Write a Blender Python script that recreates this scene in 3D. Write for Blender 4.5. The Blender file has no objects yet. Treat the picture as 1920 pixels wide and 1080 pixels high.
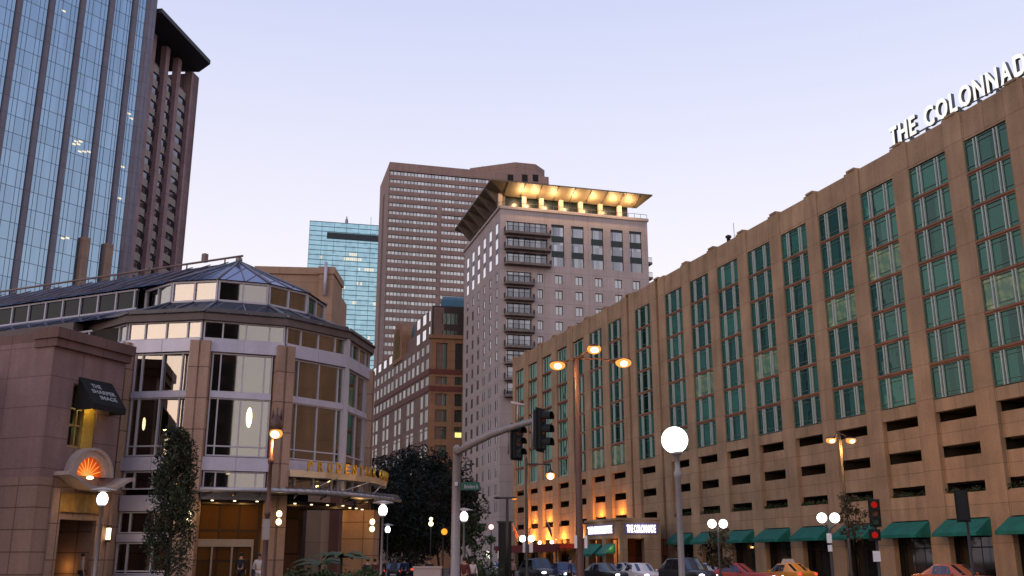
import bpy, bmesh, math, random
from math import sin, cos, tan, atan2, radians as R, pi, sqrt
from mathutils import Vector, Matrix

SC = bpy.context.scene
COL = SC.collection
random.seed(7)

# ------------------------------------------------------------------ camera
EYE = 1.6
F = 1880.0                      # focal length in pixels of a 1920 px wide frame
TH = math.atan(512 / F)         # upward tilt
cam = bpy.data.cameras.new("camera")
cam.sensor_width = 36
cam.lens = F / 1920 * 36
cam.clip_end = 5000
cam.clip_start = 0.2
camo = bpy.data.objects.new("camera", cam)
COL.objects.link(camo)
camo.location = (0, 0, EYE)
camo.rotation_euler = (pi / 2 + TH, 0, 0)
SC.camera = camo
SC.render.resolution_x, SC.render.resolution_y = 1024, 576

# ------------------------------------------------------------------ world: dusk sky just after sunset, last glow behind the viewer on the left
SUN_EL, SUN_AZ = R(2.0), R(215)     # azimuth clockwise from +Y
world = bpy.data.worlds.new("World")
SC.world = world
world.use_nodes = True
wt = world.node_tree
wt.nodes.clear()
def wn(t): return wt.nodes.new(t)
out = wn('ShaderNodeOutputWorld')
bg = wn('ShaderNodeBackground')
sky = wn('ShaderNodeTexSky')
sky.sky_type = 'NISHITA'
sky.sun_disc = False
sky.sun_elevation = SUN_EL
sky.sun_rotation = SUN_AZ
tc = wn('ShaderNodeTexCoord')
sep = wn('ShaderNodeSeparateXYZ')
ramp = wn('ShaderNodeValToRGB')
cr = ramp.color_ramp
stops = [(0.0, (.82, .74, .84)), (0.10, (.98, .91, .955)), (0.27, (.935, .885, .965)), (0.38, (.80, .795, .955)), (0.53, (.61, .655, .915)), (1.0, (.30, .40, .72))]
cr.elements[0].position, cr.elements[0].color = stops[0][0], (*stops[0][1], 1)
cr.elements[1].position, cr.elements[1].color = stops[-1][0], (*stops[-1][1], 1)
for p_, c_ in stops[1:-1]:
    e = cr.elements.new(p_); e.color = (*c_, 1)
mul = wn('ShaderNodeMix'); mul.data_type = 'RGBA'; mul.blend_type = 'MIX'
mul.inputs[0].default_value = 0.05
wt.links.new(tc.outputs['Generated'], sep.inputs[0])
wt.links.new(sep.outputs['Z'], ramp.inputs[0])
wt.links.new(ramp.outputs['Color'], mul.inputs[6])
wt.links.new(sky.outputs['Color'], mul.inputs[7])
wt.links.new(mul.outputs[2], bg.inputs['Color'])
bg.inputs['Strength'].default_value = 1.03
wt.links.new(bg.outputs[0], out.inputs[0])

sun = bpy.data.lights.new("afterglow", 'SUN')
sun.energy = 0.5
sun.angle = R(40)
sun.color = (1.0, .80, .66)
suno = bpy.data.objects.new("afterglow", sun)
COL.objects.link(suno)
sd = Vector((sin(SUN_AZ) * cos(R(9)), cos(SUN_AZ) * cos(R(9)), sin(R(9))))
suno.rotation_euler = sd.to_track_quat('Z', 'Y').to_euler()

SC.view_settings.view_transform = 'Standard'
SC.view_settings.look = 'None'
SC.view_settings.exposure = 0.0
SC.view_settings.gamma = 1.0
SC.cycles.max_bounces = 6
SC.cycles.diffuse_bounces = 2
SC.cycles.glossy_bounces = 3
SC.cycles.transmission_bounces = 4
SC.cycles.transparent_max_bounces = 8
SC.cycles.sample_clamp_indirect = 3.0
SC.cycles.use_denoising = True

# ------------------------------------------------------------------ geometry helpers
CT, ST = cos(TH), sin(TH)
def ray(x, y):
    u, v = (x - 960) / F, (540 - y) / F
    return Vector((u, CT - v * ST, ST + v * CT))
def pY(x, y, Y):                # point of the photograph at a distance Y along the street
    d = ray(x, y); return Vector((0, 0, EYE)) + d * (Y / d.y)
def pZ(x, y, z):                # point of the photograph at a height z
    d = ray(x, y); return Vector((0, 0, EYE)) + d * ((z - EYE) / d.z)

class Fr:
    """facade frame: s runs along the wall (azimuth az), o outward, z up"""
    def __init__(self, p, az, side=1):
        a = R(az)
        self.p = Vector((p[0], p[1], 0)); self.az = az; self.side = side
        self.d = Vector((sin(a), cos(a), 0)); self.n = Vector((cos(a), -sin(a), 0)) * side
        self.rz = atan2(cos(a), sin(a))
    def P(self, s, o, z): return self.p + self.d * s + self.n * o + Vector((0, 0, z))
    def px(self, x, y, o=0.0):  # (s, z) of a photograph point on the wall plane
        r = ray(x, y); e = Vector((0, 0, EYE))
        q = self.p + self.n * o
        t = (q - e).dot(self.n) / r.dot(self.n)
        w = e + r * t
        return (w - self.p).dot(self.d), w.z
LF = Fr((0, 0), 90, 1)          # local frame: s = X, outward = -Y

class MB:
    def __init__(self): self.v = []; self.f = []; self.sm = []
    def add(self, vs, fs, smooth=False):
        n = len(self.v); self.v += [tuple(q) for q in vs]
        self.f += [tuple(n + i for i in f) for f in fs]; self.sm += [smooth] * len(fs)
        return self
    def quad(self, a, b, c, d): return self.add((a, b, c, d), ((0, 1, 2, 3),))
    def box(self, fr, s0, s1, o0, o1, z0, z1):
        c = [fr.P(s, o, z) for z in (z0, z1) for s, o in ((s0, o0), (s1, o0), (s1, o1), (s0, o1))]
        return self.add(c, ((0, 1, 2, 3), (4, 7, 6, 5), (0, 4, 5, 1), (1, 5, 6, 2), (2, 6, 7, 3), (3, 7, 4, 0)))
    def prism(self, poly, z0, z1, top=None):
        n = len(poly); t = top or poly
        vs = [(q[0], q[1], z0) for q in poly] + [(q[0], q[1], z1) for q in t]
        fs = [(i, (i + 1) % n, n + (i + 1) % n, n + i) for i in range(n)] + [tuple(range(n - 1, -1, -1)), tuple(range(n, 2 * n))]
        return self.add(vs, fs)
    def lathe(self, c, prof, n=16, smooth=True):   # prof: (radius, z)
        vs, fs = [], []
        for r, z in prof:
            vs += [(c[0] + r * cos(2 * pi * i / n), c[1] + r * sin(2 * pi * i / n), c[2] + z) for i in range(n)]
        for j in range(len(prof) - 1):
            fs += [(j * n + i, j * n + (i + 1) % n, (j + 1) * n + (i + 1) % n, (j + 1) * n + i) for i in range(n)]
        fs.append(tuple(range(n - 1, -1, -1))); fs.append(tuple(range((len(prof) - 1) * n, len(prof) * n)))
        return self.add(vs, fs, smooth)
    def tube(self, pts, rad, n=8, smooth=True):
        pts = [Vector(q) for q in pts]
        rs = rad if isinstance(rad, (list, tuple)) else [rad] * len(pts)
        vs, fs = [], []
        for k, q in enumerate(pts):
            t = (pts[min(k + 1, len(pts) - 1)] - pts[max(k - 1, 0)]).normalized()
            u = t.cross(Vector((0, 0, 1)))
            if u.length < 1e-3: u = Vector((1, 0, 0))
            u.normalize(); w = t.cross(u)
            vs += [q + (u * cos(2 * pi * i / n) + w * sin(2 * pi * i / n)) * rs[k] for i in range(n)]
        for j in range(len(pts) - 1):
            fs += [(j * n + i, j * n + (i + 1) % n, (j + 1) * n + (i + 1) % n, (j + 1) * n + i) for i in range(n)]
        fs.append(tuple(range(n - 1, -1, -1))); fs.append(tuple(range((len(pts) - 1) * n, len(pts) * n)))
        return self.add(vs, fs, smooth)
    def ball(self, c, rx, ry=None, rz=None, n=14, m=9):
        ry = ry or rx; rz = rz or rx
        prof = [(sin(pi * j / m), -cos(pi * j / m)) for j in range(m + 1)]
        vs, fs = [], []
        for r, z in prof:
            vs += [(c[0] + rx * max(r, .001) * cos(2 * pi * i / n), c[1] + ry * max(r, .001) * sin(2 * pi * i / n), c[2] + rz * z) for i in range(n)]
        for j in range(m):
            fs += [(j * n + i, j * n + (i + 1) % n, (j + 1) * n + (i + 1) % n, (j + 1) * n + i) for i in range(n)]
        return self.add(vs, fs, True)
    def mesh(self, name, mat, off=Vector((0, 0, 0)), fix=True):
        me = bpy.data.meshes.new(name)
        me.from_pydata([(a - off.x, b - off.y, c - off.z) for a, b, c in self.v], [], self.f)
        if fix:
            bm = bmesh.new(); bm.from_mesh(me)
            bmesh.ops.recalc_face_normals(bm, faces=bm.faces); bm.to_mesh(me); bm.free()
        me.polygons.foreach_set('use_smooth', self.sm)
        uv = me.uv_layers.new(name='metres')
        for p in me.polygons:
            n = p.normal
            if abs(n.z) > .75: t1, t2 = Vector((1, 0, 0)), Vector((0, 1, 0))
            else:
                t1 = Vector((-n.y, n.x, 0)).normalized(); t2 = Vector((0, 0, 1))
            for li in p.loop_indices:
                co = me.vertices[me.loops[li].vertex_index].co + off
                uv.data[li].uv = (co.dot(t1), co.dot(t2))
        if mat: me.materials.append(mat)
        return me
    def build(self, name, mat, parent=None, fix=True):
        off = wloc(parent)
        return link(name, self.mesh(name, mat, off, fix), parent)

def wloc(o):
    v = Vector((0, 0, 0))
    while o is not None:
        v += o.location; o = o.parent
    return v
def link(name, data, parent=None, loc=None, rz=0.0):
    o = bpy.data.objects.new(name, data); COL.objects.link(o)
    if parent: o.parent = parent
    if loc is not None: o.location = Vector(loc) - wloc(parent)
    o.rotation_euler.z = rz
    return o
def tag(o, label=None, cat=None, group=None, kind=None):
    if label: o['label'] = label
    if cat: o['category'] = cat
    if group: o['group'] = group
    if kind: o['kind'] = kind
    return o
def thing(name, label, cat, loc=(0, 0, 0), rz=0.0, group=None):
    o = bpy.data.objects.new(name, None); COL.objects.link(o)
    o.empty_display_size = .3
    o.location = loc; o.rotation_euler.z = rz
    return tag(o, label, cat, group)
def kids(o): return [c for c in bpy.data.objects if c.parent is o]
def copy_tree(o, parent=None):
    c = o.copy(); COL.objects.link(c)
    c.parent = parent
    for ch in kids(o): copy_tree(ch, c)
    return c
def place(proto, used, loc, rz, label, group=None, scale=None):
    """the first call moves the prototype itself, later calls copy it with its parts"""
    o = proto if not used else copy_tree(proto)
    used.append(o)
    o.location = loc; o.rotation_euler.z = rz
    if scale: o.scale = scale
    return tag(o, label, None, group)
def lamp(loc, power, color, radius=.12, parent=None, name='lamp_light'):
    l = bpy.data.lights.new(name, 'POINT'); l.energy = power; l.color = color; l.shadow_soft_size = radius
    o = bpy.data.objects.new(name, l); COL.objects.link(o)
    if parent: o.parent = parent
    o.location = Vector(loc) - (wloc(parent) if parent else Vector((0, 0, 0)))
    return o
def text(name, s, origin, xdir, size, depth, mat, parent=None, updir=Vector((0, 0, 1)), bold=.02, fit=None, spacing=1.0):
    cu = bpy.data.curves.new(name, 'FONT'); cu.body = s; cu.size = size; cu.extrude = depth / 2; cu.offset = bold * size
    cu.space_character = spacing
    ob = bpy.data.objects.new(name, cu); COL.objects.link(ob)
    dg = bpy.context.evaluated_depsgraph_get()
    me = bpy.data.meshes.new_from_object(ob.evaluated_get(dg))
    bpy.data.objects.remove(ob); bpy.data.curves.remove(cu)
    x = Vector(xdir).normalized(); y = Vector(updir).normalized(); n = x.cross(y)
    xs = [v.co.x for v in me.vertices]; x0, x1 = min(xs), max(xs)
    k = (fit / (x1 - x0)) if fit else 1.0
    off = wloc(parent)
    for v in me.vertices:
        a, b, c = v.co
        v.co = Vector(origin) + x * ((a - x0) * k) + y * b + n * c - off
    me.materials.clear(); me.materials.append(mat)
    return link(name, me, parent)

# ------------------------------------------------------------------ materials
def newmat(name):
    m = bpy.data.materials.new(name); m.use_nodes = True
    t = m.node_tree; t.nodes.clear()
    o = t.nodes.new('ShaderNodeOutputMaterial')
    return m, t, o
def mixrgb(t, mode, fac, a, b):
    n = t.nodes.new('ShaderNodeMix'); n.data_type = 'RGBA'; n.blend_type = mode
    for sock, val in ((0, fac), (6, a), (7, b)):
        if hasattr(val, 'is_output'): t.links.new(val, n.inputs[sock])
        elif sock == 0: n.inputs[0].default_value = val
        else: n.inputs[sock].default_value = (*val[:3], 1)
    return n.outputs[2]
def noise(t, scale, detail=4, coord='Object', rough=.6):
    c = t.nodes.new('ShaderNodeTexCoord'); n = t.nodes.new('ShaderNodeTexNoise')
    n.inputs['Scale'].default_value = scale; n.inputs['Detail'].default_value = detail; n.inputs['Roughness'].default_value = rough
    t.links.new(c.outputs[coord], n.inputs['Vector'])
    return n
def maprange(t, v, a, b, c, d):
    n = t.nodes.new('ShaderNodeMapRange'); t.links.new(v, n.inputs[0])
    for i, q in enumerate((a, b, c, d)): n.inputs[i + 1].default_value = q
    return n.outputs[0]
def stain(t, col, big=.35, fine=6.0, amt=.22):
    """weathering: large soft blotches, vertical-ish streaks and fine grain"""
    n1 = noise(t, big, 5); n2 = noise(t, fine, 3)
    c = t.nodes.new('ShaderNodeTexCoord'); mp = t.nodes.new('ShaderNodeMapping'); mp.inputs['Scale'].default_value = (1.3, 1.3, .12)
    n3 = t.nodes.new('ShaderNodeTexNoise'); n3.inputs['Scale'].default_value = 1.0; n3.inputs['Detail'].default_value = 4
    t.links.new(c.outputs['Object'], mp.inputs[0]); t.links.new(mp.outputs[0], n3.inputs['Vector'])
    f1 = maprange(t, n1.outputs[0], .3, .7, 1 - amt, 1 + amt * .6)
    f2 = maprange(t, n2.outputs[0], .3, .7, 1 - amt * .4, 1 + amt * .4)
    f3 = maprange(t, n3.outputs[0], .3, .7, 1 - amt * .8, 1 + amt * .5)
    m = t.nodes.new('ShaderNodeMath'); m.operation = 'MULTIPLY'; t.links.new(f1, m.inputs[0]); t.links.new(f2, m.inputs[1])
    m2 = t.nodes.new('ShaderNodeMath'); m2.operation = 'MULTIPLY'; t.links.new(m.outputs[0], m2.inputs[0]); t.links.new(f3, m2.inputs[1])
    g = t.nodes.new('ShaderNodeCombineColor')
    for i in range(3): t.links.new(m2.outputs[0], g.inputs[i])
    return mixrgb(t, 'MULTIPLY', 1.0, col, g.outputs[0])
def principled(t, o, col, rough=.8, metal=0.0, spec=.5, bump=None):
    b = t.nodes.new('ShaderNodeBsdfPrincipled')
    if hasattr(col, 'is_output'): t.links.new(col, b.inputs['Base Color'])
    else: b.inputs['Base Color'].default_value = (*col, 1)
    b.inputs['Roughness'].default_value = rough; b.inputs['Metallic'].default_value = metal
    b.inputs['Specular IOR Level'].default_value = spec
    if bump:
        n = noise(t, bump[0], 4); bm = t.nodes.new('ShaderNodeBump'); bm.inputs['Strength'].default_value = bump[1]; bm.inputs['Distance'].default_value = .02
        t.links.new(n.outputs[0], bm.inputs['Height']); t.links.new(bm.outputs[0], b.inputs['Normal'])
    t.links.new(b.outputs[0], o.inputs[0])
    return b
def M(name, col, rough=.8, metal=0.0, spec=.4, amt=.2, big=.35, fine=6.0, bump=None):
    m, t, o = newmat(name)
    principled(t, o, stain(t, col, big, fine, amt) if amt else col, rough, metal, spec, bump)
    return m
def brick(t, w, h, mort, c1, c2, cm, offset=0.0, coord='UV', shift=(0, 0, 0)):
    c = t.nodes.new('ShaderNodeTexCoord'); mp = t.nodes.new('ShaderNodeMapping'); mp.inputs['Location'].default_value = shift
    b = t.nodes.new('ShaderNodeTexBrick'); b.offset = offset; b.offset_frequency = 2; b.squash = 1.0
    b.inputs['Scale'].default_value = 1; b.inputs['Brick Width'].default_value = w; b.inputs['Row Height'].default_value = h
    b.inputs['Mortar Size'].default_value = mort; b.inputs['Mortar Smooth'].default_value = .1; b.inputs['Bias'].default_value = 0
    b.inputs['Color1'].default_value = (*c1, 1); b.inputs['Color2'].default_value = (*c2, 1); b.inputs['Mortar'].default_value = (*cm, 1)
    t.links.new(c.outputs[coord], mp.inputs[0]); t.links.new(mp.outputs[0], b.inputs['Vector'])
    return b
def sc3(c, k): return tuple(q * k for q in c)
def panels(name, col, joint, w, h, mort=.02, vary=.08, offset=0.0, rough=.85, amt=.18, big=.3, bump=None, shift=(0, 0, 0)):
    m, t, o = newmat(name)
    b = brick(t, w, h, mort, sc3(col, 1 - vary), sc3(col, 1 + vary), joint, offset, shift=shift)
    principled(t, o, stain(t, b.outputs['Color'], big, 7.0, amt), rough, 0, .3, bump)
    return m
def glassy(name, base, tint, fac=.3, rough=.04, cells=None, vary=.3, rnd=0.0, wob=.0, edge=.55):
    """opaque window glass: dark room behind, reflecting layer in front; cells=(w,h,mortar,mortar colour) splits it in panes"""
    m, t, o = newmat(name)
    d = t.nodes.new('ShaderNodeBsdfDiffuse'); g = t.nodes.new('ShaderNodeBsdfGlossy'); mx = t.nodes.new('ShaderNodeMixShader')
    g.inputs['Roughness'].default_value = rough
    bcol, gcol = base, tint
    if cells:
        b = brick(t, cells[0], cells[1], 0.0, sc3(base, 1 - vary), sc3(base, 1 + vary), base)
        bcol = b.outputs['Color']
        b2 = brick(t, cells[0], cells[1], 0.0, sc3(tint, 1 - vary * .5), tuple(min(1, q * (1 + vary * .5)) for q in tint), tint, shift=(cells[0] * 7, cells[1] * 3, 0))
        gcol = b2.outputs['Color']
    if rnd:
        oi = t.nodes.new('ShaderNodeObjectInfo')
        f = maprange(t, oi.outputs['Random'], 0, 1, 1 - rnd, 1 + rnd)
        cc = t.nodes.new('ShaderNodeCombineColor')
        for i in range(3): t.links.new(f, cc.inputs[i])
        bcol = mixrgb(t, 'MULTIPLY', 1.0, bcol, cc.outputs[0])
    for sock, val in ((d.inputs[0], bcol), (g.inputs[0], gcol)):
        if hasattr(val, 'is_output'): t.links.new(val, sock)
        else: sock.default_value = (*val, 1)
    lw = t.nodes.new('ShaderNodeLayerWeight'); lw.inputs[0].default_value = .35
    fac_s = maprange(t, lw.outputs['Facing'], 0, 1, fac, min(1, fac + edge))
    if wob:
        n = noise(t, .25, 2); bm = t.nodes.new('ShaderNodeBump'); bm.inputs['Strength'].default_value = wob; bm.inputs['Distance'].default_value = .3
        t.links.new(n.outputs[0], bm.inputs['Height']); t.links.new(bm.outputs[0], g.inputs['Normal'])
    t.links.new(fac_s, mx.inputs[0]); t.links.new(d.outputs[0], mx.inputs[1]); t.links.new(g.outputs[0], mx.inputs[2])
    sh = mx.outputs[0]
    if cells and cells[2] > 0:
        b3 = brick(t, cells[0], cells[1], cells[2], (0, 0, 0), (0, 0, 0), (1, 1, 1))
        fr = t.nodes.new('ShaderNodeBsdfDiffuse'); fr.inputs[0].default_value = (*cells[3], 1)
        m2 = t.nodes.new('ShaderNodeMixShader'); t.links.new(b3.outputs['Fac'], m2.inputs[0]); t.links.new(sh, m2.inputs[1]); t.links.new(fr.outputs[0], m2.inputs[2]); sh = m2.outputs[0]
    t.links.new(sh, o.inputs[0])
    return m
def clear_glass(name, tint=(.75, .78, .78), fac=.12, edge=.6):
    m, t, o = newmat(name)
    a = t.nodes.new('ShaderNodeBsdfTransparent'); a.inputs[0].default_value = (*tint, 1)
    g = t.nodes.new('ShaderNodeBsdfGlossy'); g.inputs['Roughness'].default_value = .02; g.inputs[0].default_value = (.9, .84, .76, 1)
    lw = t.nodes.new('ShaderNodeLayerWeight'); lw.inputs[0].default_value = .3
    f = maprange(t, lw.outputs['Facing'], 0, 1, fac, fac + edge)
    mx = t.nodes.new('ShaderNodeMixShader'); t.links.new(f, mx.inputs[0]); t.links.new(a.outputs[0], mx.inputs[1]); t.links.new(g.outputs[0], mx.inputs[2])
    t.links.new(mx.outputs[0], o.inputs[0])
    return m
def emit(name, col, strength):
    m, t, o = newmat(name)
    e = t.nodes.new('ShaderNodeEmission'); e.inputs[0].default_value = (*col, 1); e.inputs[1].default_value = strength
    t.links.new(e.outputs[0], o.inputs[0]); return m

ORANGE = (1.0, .46, .12); WARM = (1.0, .66, .30); WHITE = (1.0, .93, .90)
hotel_concrete = panels('hotel concrete', (.335, .216, .130), (.185, .11, .065), 2.1, 2.8, .022, .07, amt=.22, bump=(9, .15), shift=(.4, -.05, 0))
hotel_strip = M('spandrel terracotta', (.22, .095, .05), .7)
hotel_frame = M('hotel window frame', (.40, .46, .43), .45, amt=.1)
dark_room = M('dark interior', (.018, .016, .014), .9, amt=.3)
garage_shade = M('garage interior shade', (.030, .024, .020), .9, amt=.3)  # near-black colour stands for the shade inside the parking openings
awning_green = M('green awning canvas', (.003, .120, .090), .75, amt=.25, big=1.2)
hedge_mat = M('hedge leaf', (.030, .045, .010), .8, amt=.5, fine=9)
shop_glass = glassy('shop glass', (.018, .013, .010), (.7, .7, .7), .06, cells=(1.2, 2.6, .05, (.03, .025, .02)), vary=.6, edge=.12)
metal_dark = M('dark painted metal', (.022, .019, .018), .5, .0, .5, amt=.2)
metal_brown = M('brown painted pole', (.085, .036, .026), .5, .0, .5, amt=.2)
metal_grey = M('galvanised pole', (.27, .235, .235), .5, .2, .5, amt=.2)
metal_light = M('light metal panel', (.50, .47, .56), .4, .15, .5, amt=.12)
white_paint = M('white paint', (.75, .72, .72), .5, amt=.08)
lamp_white = emit('white globe glow', (1.0, .97, .95), 4.0)
lamp_pink = emit('metal halide glow', (1.0, .90, .95), 4.5)
lamp_orange = emit('sodium halo glow', (1.0, .34, .07), 1.5)  # orange stands for the halo round each bright core
lamp_core = emit('sodium core', (1.0, .78, .50), 5.0)
lamp_warm = emit('warm sconce glow', (1.0, .80, .45), 3.5)
sig_red = emit('red signal glow', (1.0, .03, .02), .36)
sig_amber = emit('amber signal glow', (1.0, .32, .03), 1.6)
tail_red = emit('tail lamp glow', (1.0, .07, .04), 1.6)
head_white = emit('headlamp glow', (1.0, .90, .92), 5.0)
letter_white = emit('white lit letters', (1.0, .97, .93), 2.2)

def hotel_glass(name, base, tint, fac, dark):
    """green glazing; each room's curtain stops at its own place (object random)"""
    m, t, o = newmat(name)
    oi = t.nodes.new('ShaderNodeObjectInfo')
    tcn = t.nodes.new('ShaderNodeTexCoord'); sx = t.nodes.new('ShaderNodeSeparateXYZ'); t.links.new(tcn.outputs['Object'], sx.inputs[0])
    wv = t.nodes.new('ShaderNodeTexWave'); wv.inputs['Scale'].default_value = 1.6; wv.inputs['Distortion'].default_value = 1.2
    t.links.new(tcn.outputs['Object'], wv.inputs['Vector'])
    fold = maprange(t, wv.outputs['Fac'], 0, 1, .75, 1.15)
    v = maprange(t, oi.outputs['Random'], 0, 1, .35, 1.75)
    mm = t.nodes.new('ShaderNodeMath'); mm.operation = 'MULTIPLY'; t.links.new(fold, mm.inputs[0]); t.links.new(v, mm.inputs[1])
    cc = t.nodes.new('ShaderNodeCombineColor')
    for i in range(3): t.links.new(mm.outputs[0], cc.inputs[i])
    cur = mixrgb(t, 'MULTIPLY', 1.0, base, cc.outputs[0])
    # gap between curtains: |x - c| < w
    frac = t.nodes.new('ShaderNodeMath'); frac.operation = 'MULTIPLY'; frac.inputs[1].default_value = 17.31; t.links.new(oi.outputs['Random'], frac.inputs[0])
    fr2 = t.nodes.new('ShaderNodeMath'); fr2.operation = 'FRACT'; t.links.new(frac.outputs[0], fr2.inputs[0])
    c0 = maprange(t, fr2.outputs[0], 0, 1, -1.0, 1.0)
    ad = t.nodes.new('ShaderNodeMath'); ad.operation = 'SUBTRACT'; t.links.new(sx.outputs['X'], ad.inputs[0]); t.links.new(c0, ad.inputs[1])
    ab = t.nodes.new('ShaderNodeMath'); ab.operation = 'ABSOLUTE'; t.links.new(ad.outputs[0], ab.inputs[0])
    fr3 = t.nodes.new('ShaderNodeMath'); fr3.operation = 'MULTIPLY'; fr3.inputs[1].default_value = 7.77; t.links.new(oi.outputs['Random'], fr3.inputs[0])
    fr4 = t.nodes.new('ShaderNodeMath'); fr4.operation = 'FRACT'; t.links.new(fr3.outputs[0], fr4.inputs[0])
    w0 = maprange(t, fr4.outputs[0], .25, 1, -.05, .75)
    lt = t.nodes.new('ShaderNodeMath'); lt.operation = 'LESS_THAN'; t.links.new(ab.outputs[0], lt.inputs[0]); t.links.new(w0, lt.inputs[1])
    col = mixrgb(t, 'MIX', lt.outputs[0], cur, dark)
    d = t.nodes.new('ShaderNodeBsdfDiffuse'); t.links.new(col, d.inputs[0])
    g = t.nodes.new('ShaderNodeBsdfGlossy'); g.inputs[0].default_value = (*tint, 1); g.inputs['Roughness'].default_value = .03
    n = noise(t, .5, 2); bm = t.nodes.new('ShaderNodeBump'); bm.inputs['Strength'].default_value = .12; bm.inputs['Distance'].default_value = .2
    t.links.new(n.outputs[0], bm.inputs['Height']); t.links.new(bm.outputs[0], g.inputs['Normal'])
    lw = t.nodes.new('ShaderNodeLayerWeight'); lw.inputs[0].default_value = .35
    f = maprange(t, lw.outputs['Facing'], 0, 1, fac, fac + .28)
    mx = t.nodes.new('ShaderNodeMixShader'); t.links.new(f, mx.inputs[0]); t.links.new(d.outputs[0], mx.inputs[1]); t.links.new(g.outputs[0], mx.inputs[2])
    t.links.new(mx.outputs[0], o.inputs[0]); return m
hotel_pane = hotel_glass('green hotel glazing', (.019, .074, .052), (.34, .56, .48), .065, (.006, .014, .011))

# ------------------------------------------------------------------ ground, roads
asphalt = M('asphalt', (.050, .047, .048), .85, amt=.35, big=.15, fine=30, bump=(40, .3))
paving = panels('concrete paving', (.24, .21, .19), (.12, .10, .09), 1.5, 1.5, .015, .08, bump=(20, .2))
kerb_mat = M('granite kerb', (.30, .28, .27), .8)
line_mat = M('road marking paint', (.62, .60, .56), .7, amt=.35, fine=14)
g = MB(); g.quad((-1500, -400, 0), (1500, -400, 0), (1500, 2600, 0), (-1500, 2600, 0))
tag(g.build('ground', asphalt), kind='structure')

# hotel frame is also the direction of the avenue
HP = pZ(1430, 413, 36.0)
HF = Fr(HP, -19.3, -1)
def sheet(name, fr, s0, s1, o0, o1, z0, z1, mat):
    m = MB(); m.box(fr, s0, s1, o0, o1, z0, z1); return tag(m.build(name, mat), kind='structure')
sheet('pavement', HF, -90, 92, .02, 6.0, -.2, .13, paving)
sheet('kerb', HF, -90, 92, 6.0, 6.3, -.2, .15, kerb_mat)
m = MB()
for o_ in (13.0, 20.0, 27.0):
    s_ = -60
    while s_ < 95:
        m.box(HF, s_, s_ + 3, o_, o_ + .12, -.05, .004); s_ += 9
m.box(HF, -60, 95, 9.0, 9.12, -.05, .004)
tag(m.build('road_marking', line_mat), kind='structure')

# ================================================================== HOTEL
hotel = thing('hotel_building', 'long tan concrete hotel with green window bays above a parking level', 'hotel', (HF.P(20, -8, 0)))
bays = [20.0 - 6.25 * k for k in range(10)] + [28.4] + [36.85 + 6.45 * k for k in range(7)]
bays.sort()
HW = 2.15
near_bays = [20.0 - 6.25 * k for k in range(10, 11)]        # beyond the right edge of the photograph
bays = near_bays[::-1] + bays; near_n = len(near_bays)
S0, S1 = -79.0, 79.0  # near end runs on unseen and blank, to mirror brown in the pavilion
w = MB(); dk = MB(); strips = []
w.box(HF, S0, S1, -22, -1.0, 13.0, 35.6)
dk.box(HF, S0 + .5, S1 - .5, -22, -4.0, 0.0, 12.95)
edges = [S0] + [q for b in bays for q in (b - HW, b + HW)] + [S1]
for i in range(0, len(edges), 2):            # piers between the window bays
    a, b = edges[i], edges[i + 1]
    if b - a > 3:
        c = (a + b) / 2
        w.box(HF, a, c - .32, -.48, 0, 0, 36.0); w.box(HF, c + .32, b, -.48, 0, 0, 36.0); w.box(HF, c - .32, c + .32, -.48, -.30, 0, 35.9); w.box(HF, a, b, -1.0, -.48, 13.0, 35.9)
    else:
        w.box(HF, a, b, -.48, 0, 0, 36.0); w.box(HF, a, b, -1.0, -.48, 13.0, 35.9)
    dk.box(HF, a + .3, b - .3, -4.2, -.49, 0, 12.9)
    c = (a + b) / 2; h = min(.55, (b - a) / 2 - .12)
    w.box(HF, c - h, c + h, -.75, .08, 36.003, 36.2)
for b in bays:
    a0, a1 = b - HW, b + HW
    w.box(HF, a0, a1, -1.0, -.06, 33.45, 35.0)
    w.box(HF, a0, a1, -1.0, -.12, 35.0, 35.9)
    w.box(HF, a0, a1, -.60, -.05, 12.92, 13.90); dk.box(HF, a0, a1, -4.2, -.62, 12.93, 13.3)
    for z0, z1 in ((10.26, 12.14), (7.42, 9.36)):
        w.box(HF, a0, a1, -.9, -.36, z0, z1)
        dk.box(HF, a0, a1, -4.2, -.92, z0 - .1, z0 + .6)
    w.box(HF, a0, a1, -1.0, -.05, 4.72, 6.60)
    for r_ in range(7):
        z = 13.9 + 2.793 * r_
        if r_: sp_ = MB(); sp_.box(HF, a0, a1, -1.0, .0, z - .02, z + .15); sp_.box(HF, a0, a1, -1.0, -.08, z - .15, z - .02); strips.append(sp_)
w.build('wall', hotel_concrete, hotel)
dk.build('parking_deck', garage_shade, hotel)
bs = MB()
for i_, q_ in enumerate(strips):
    if near_n <= i_ // 6 < near_n + 16: q_.build('spandrel', hotel_strip, hotel)
    else: bs.v, bs.f, bs.sm = (bs.v + q_.v, bs.f + [tuple(len(bs.v) + k for k in f) for f in q_.f], bs.sm + q_.sm)
tag(bs.build('spandrel', hotel_strip, hotel), kind='stuff')
LW = Fr((0, 0), 90, -1)                       # local frame, outward = +Y
fm = MB(); pm = MB(); H_ = 2.52
for x in (-HW + .03, HW - .03): fm.box(LW, x - .03, x + .03, -.10, .05, .0, H_)
for z in (.03, H_ - .03): fm.box(LW, -HW + .06, HW - .06, -.10, .03, z - .03, z + .03)
for z in (.40, H_ - .38):
    fm.box(LW, -HW + .06, HW - .06, -.10, .02, z - .022, z + .022)
n_dark = len(fm.f)
for x in (-1.17, -.86, .86, 1.17): fm.box(LW, x - .048, x + .048, -.10, .09, .005, H_ - .005)
hotel_frame_d = M('green window rail', (.10, .16, .13), .5, amt=.1)
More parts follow.
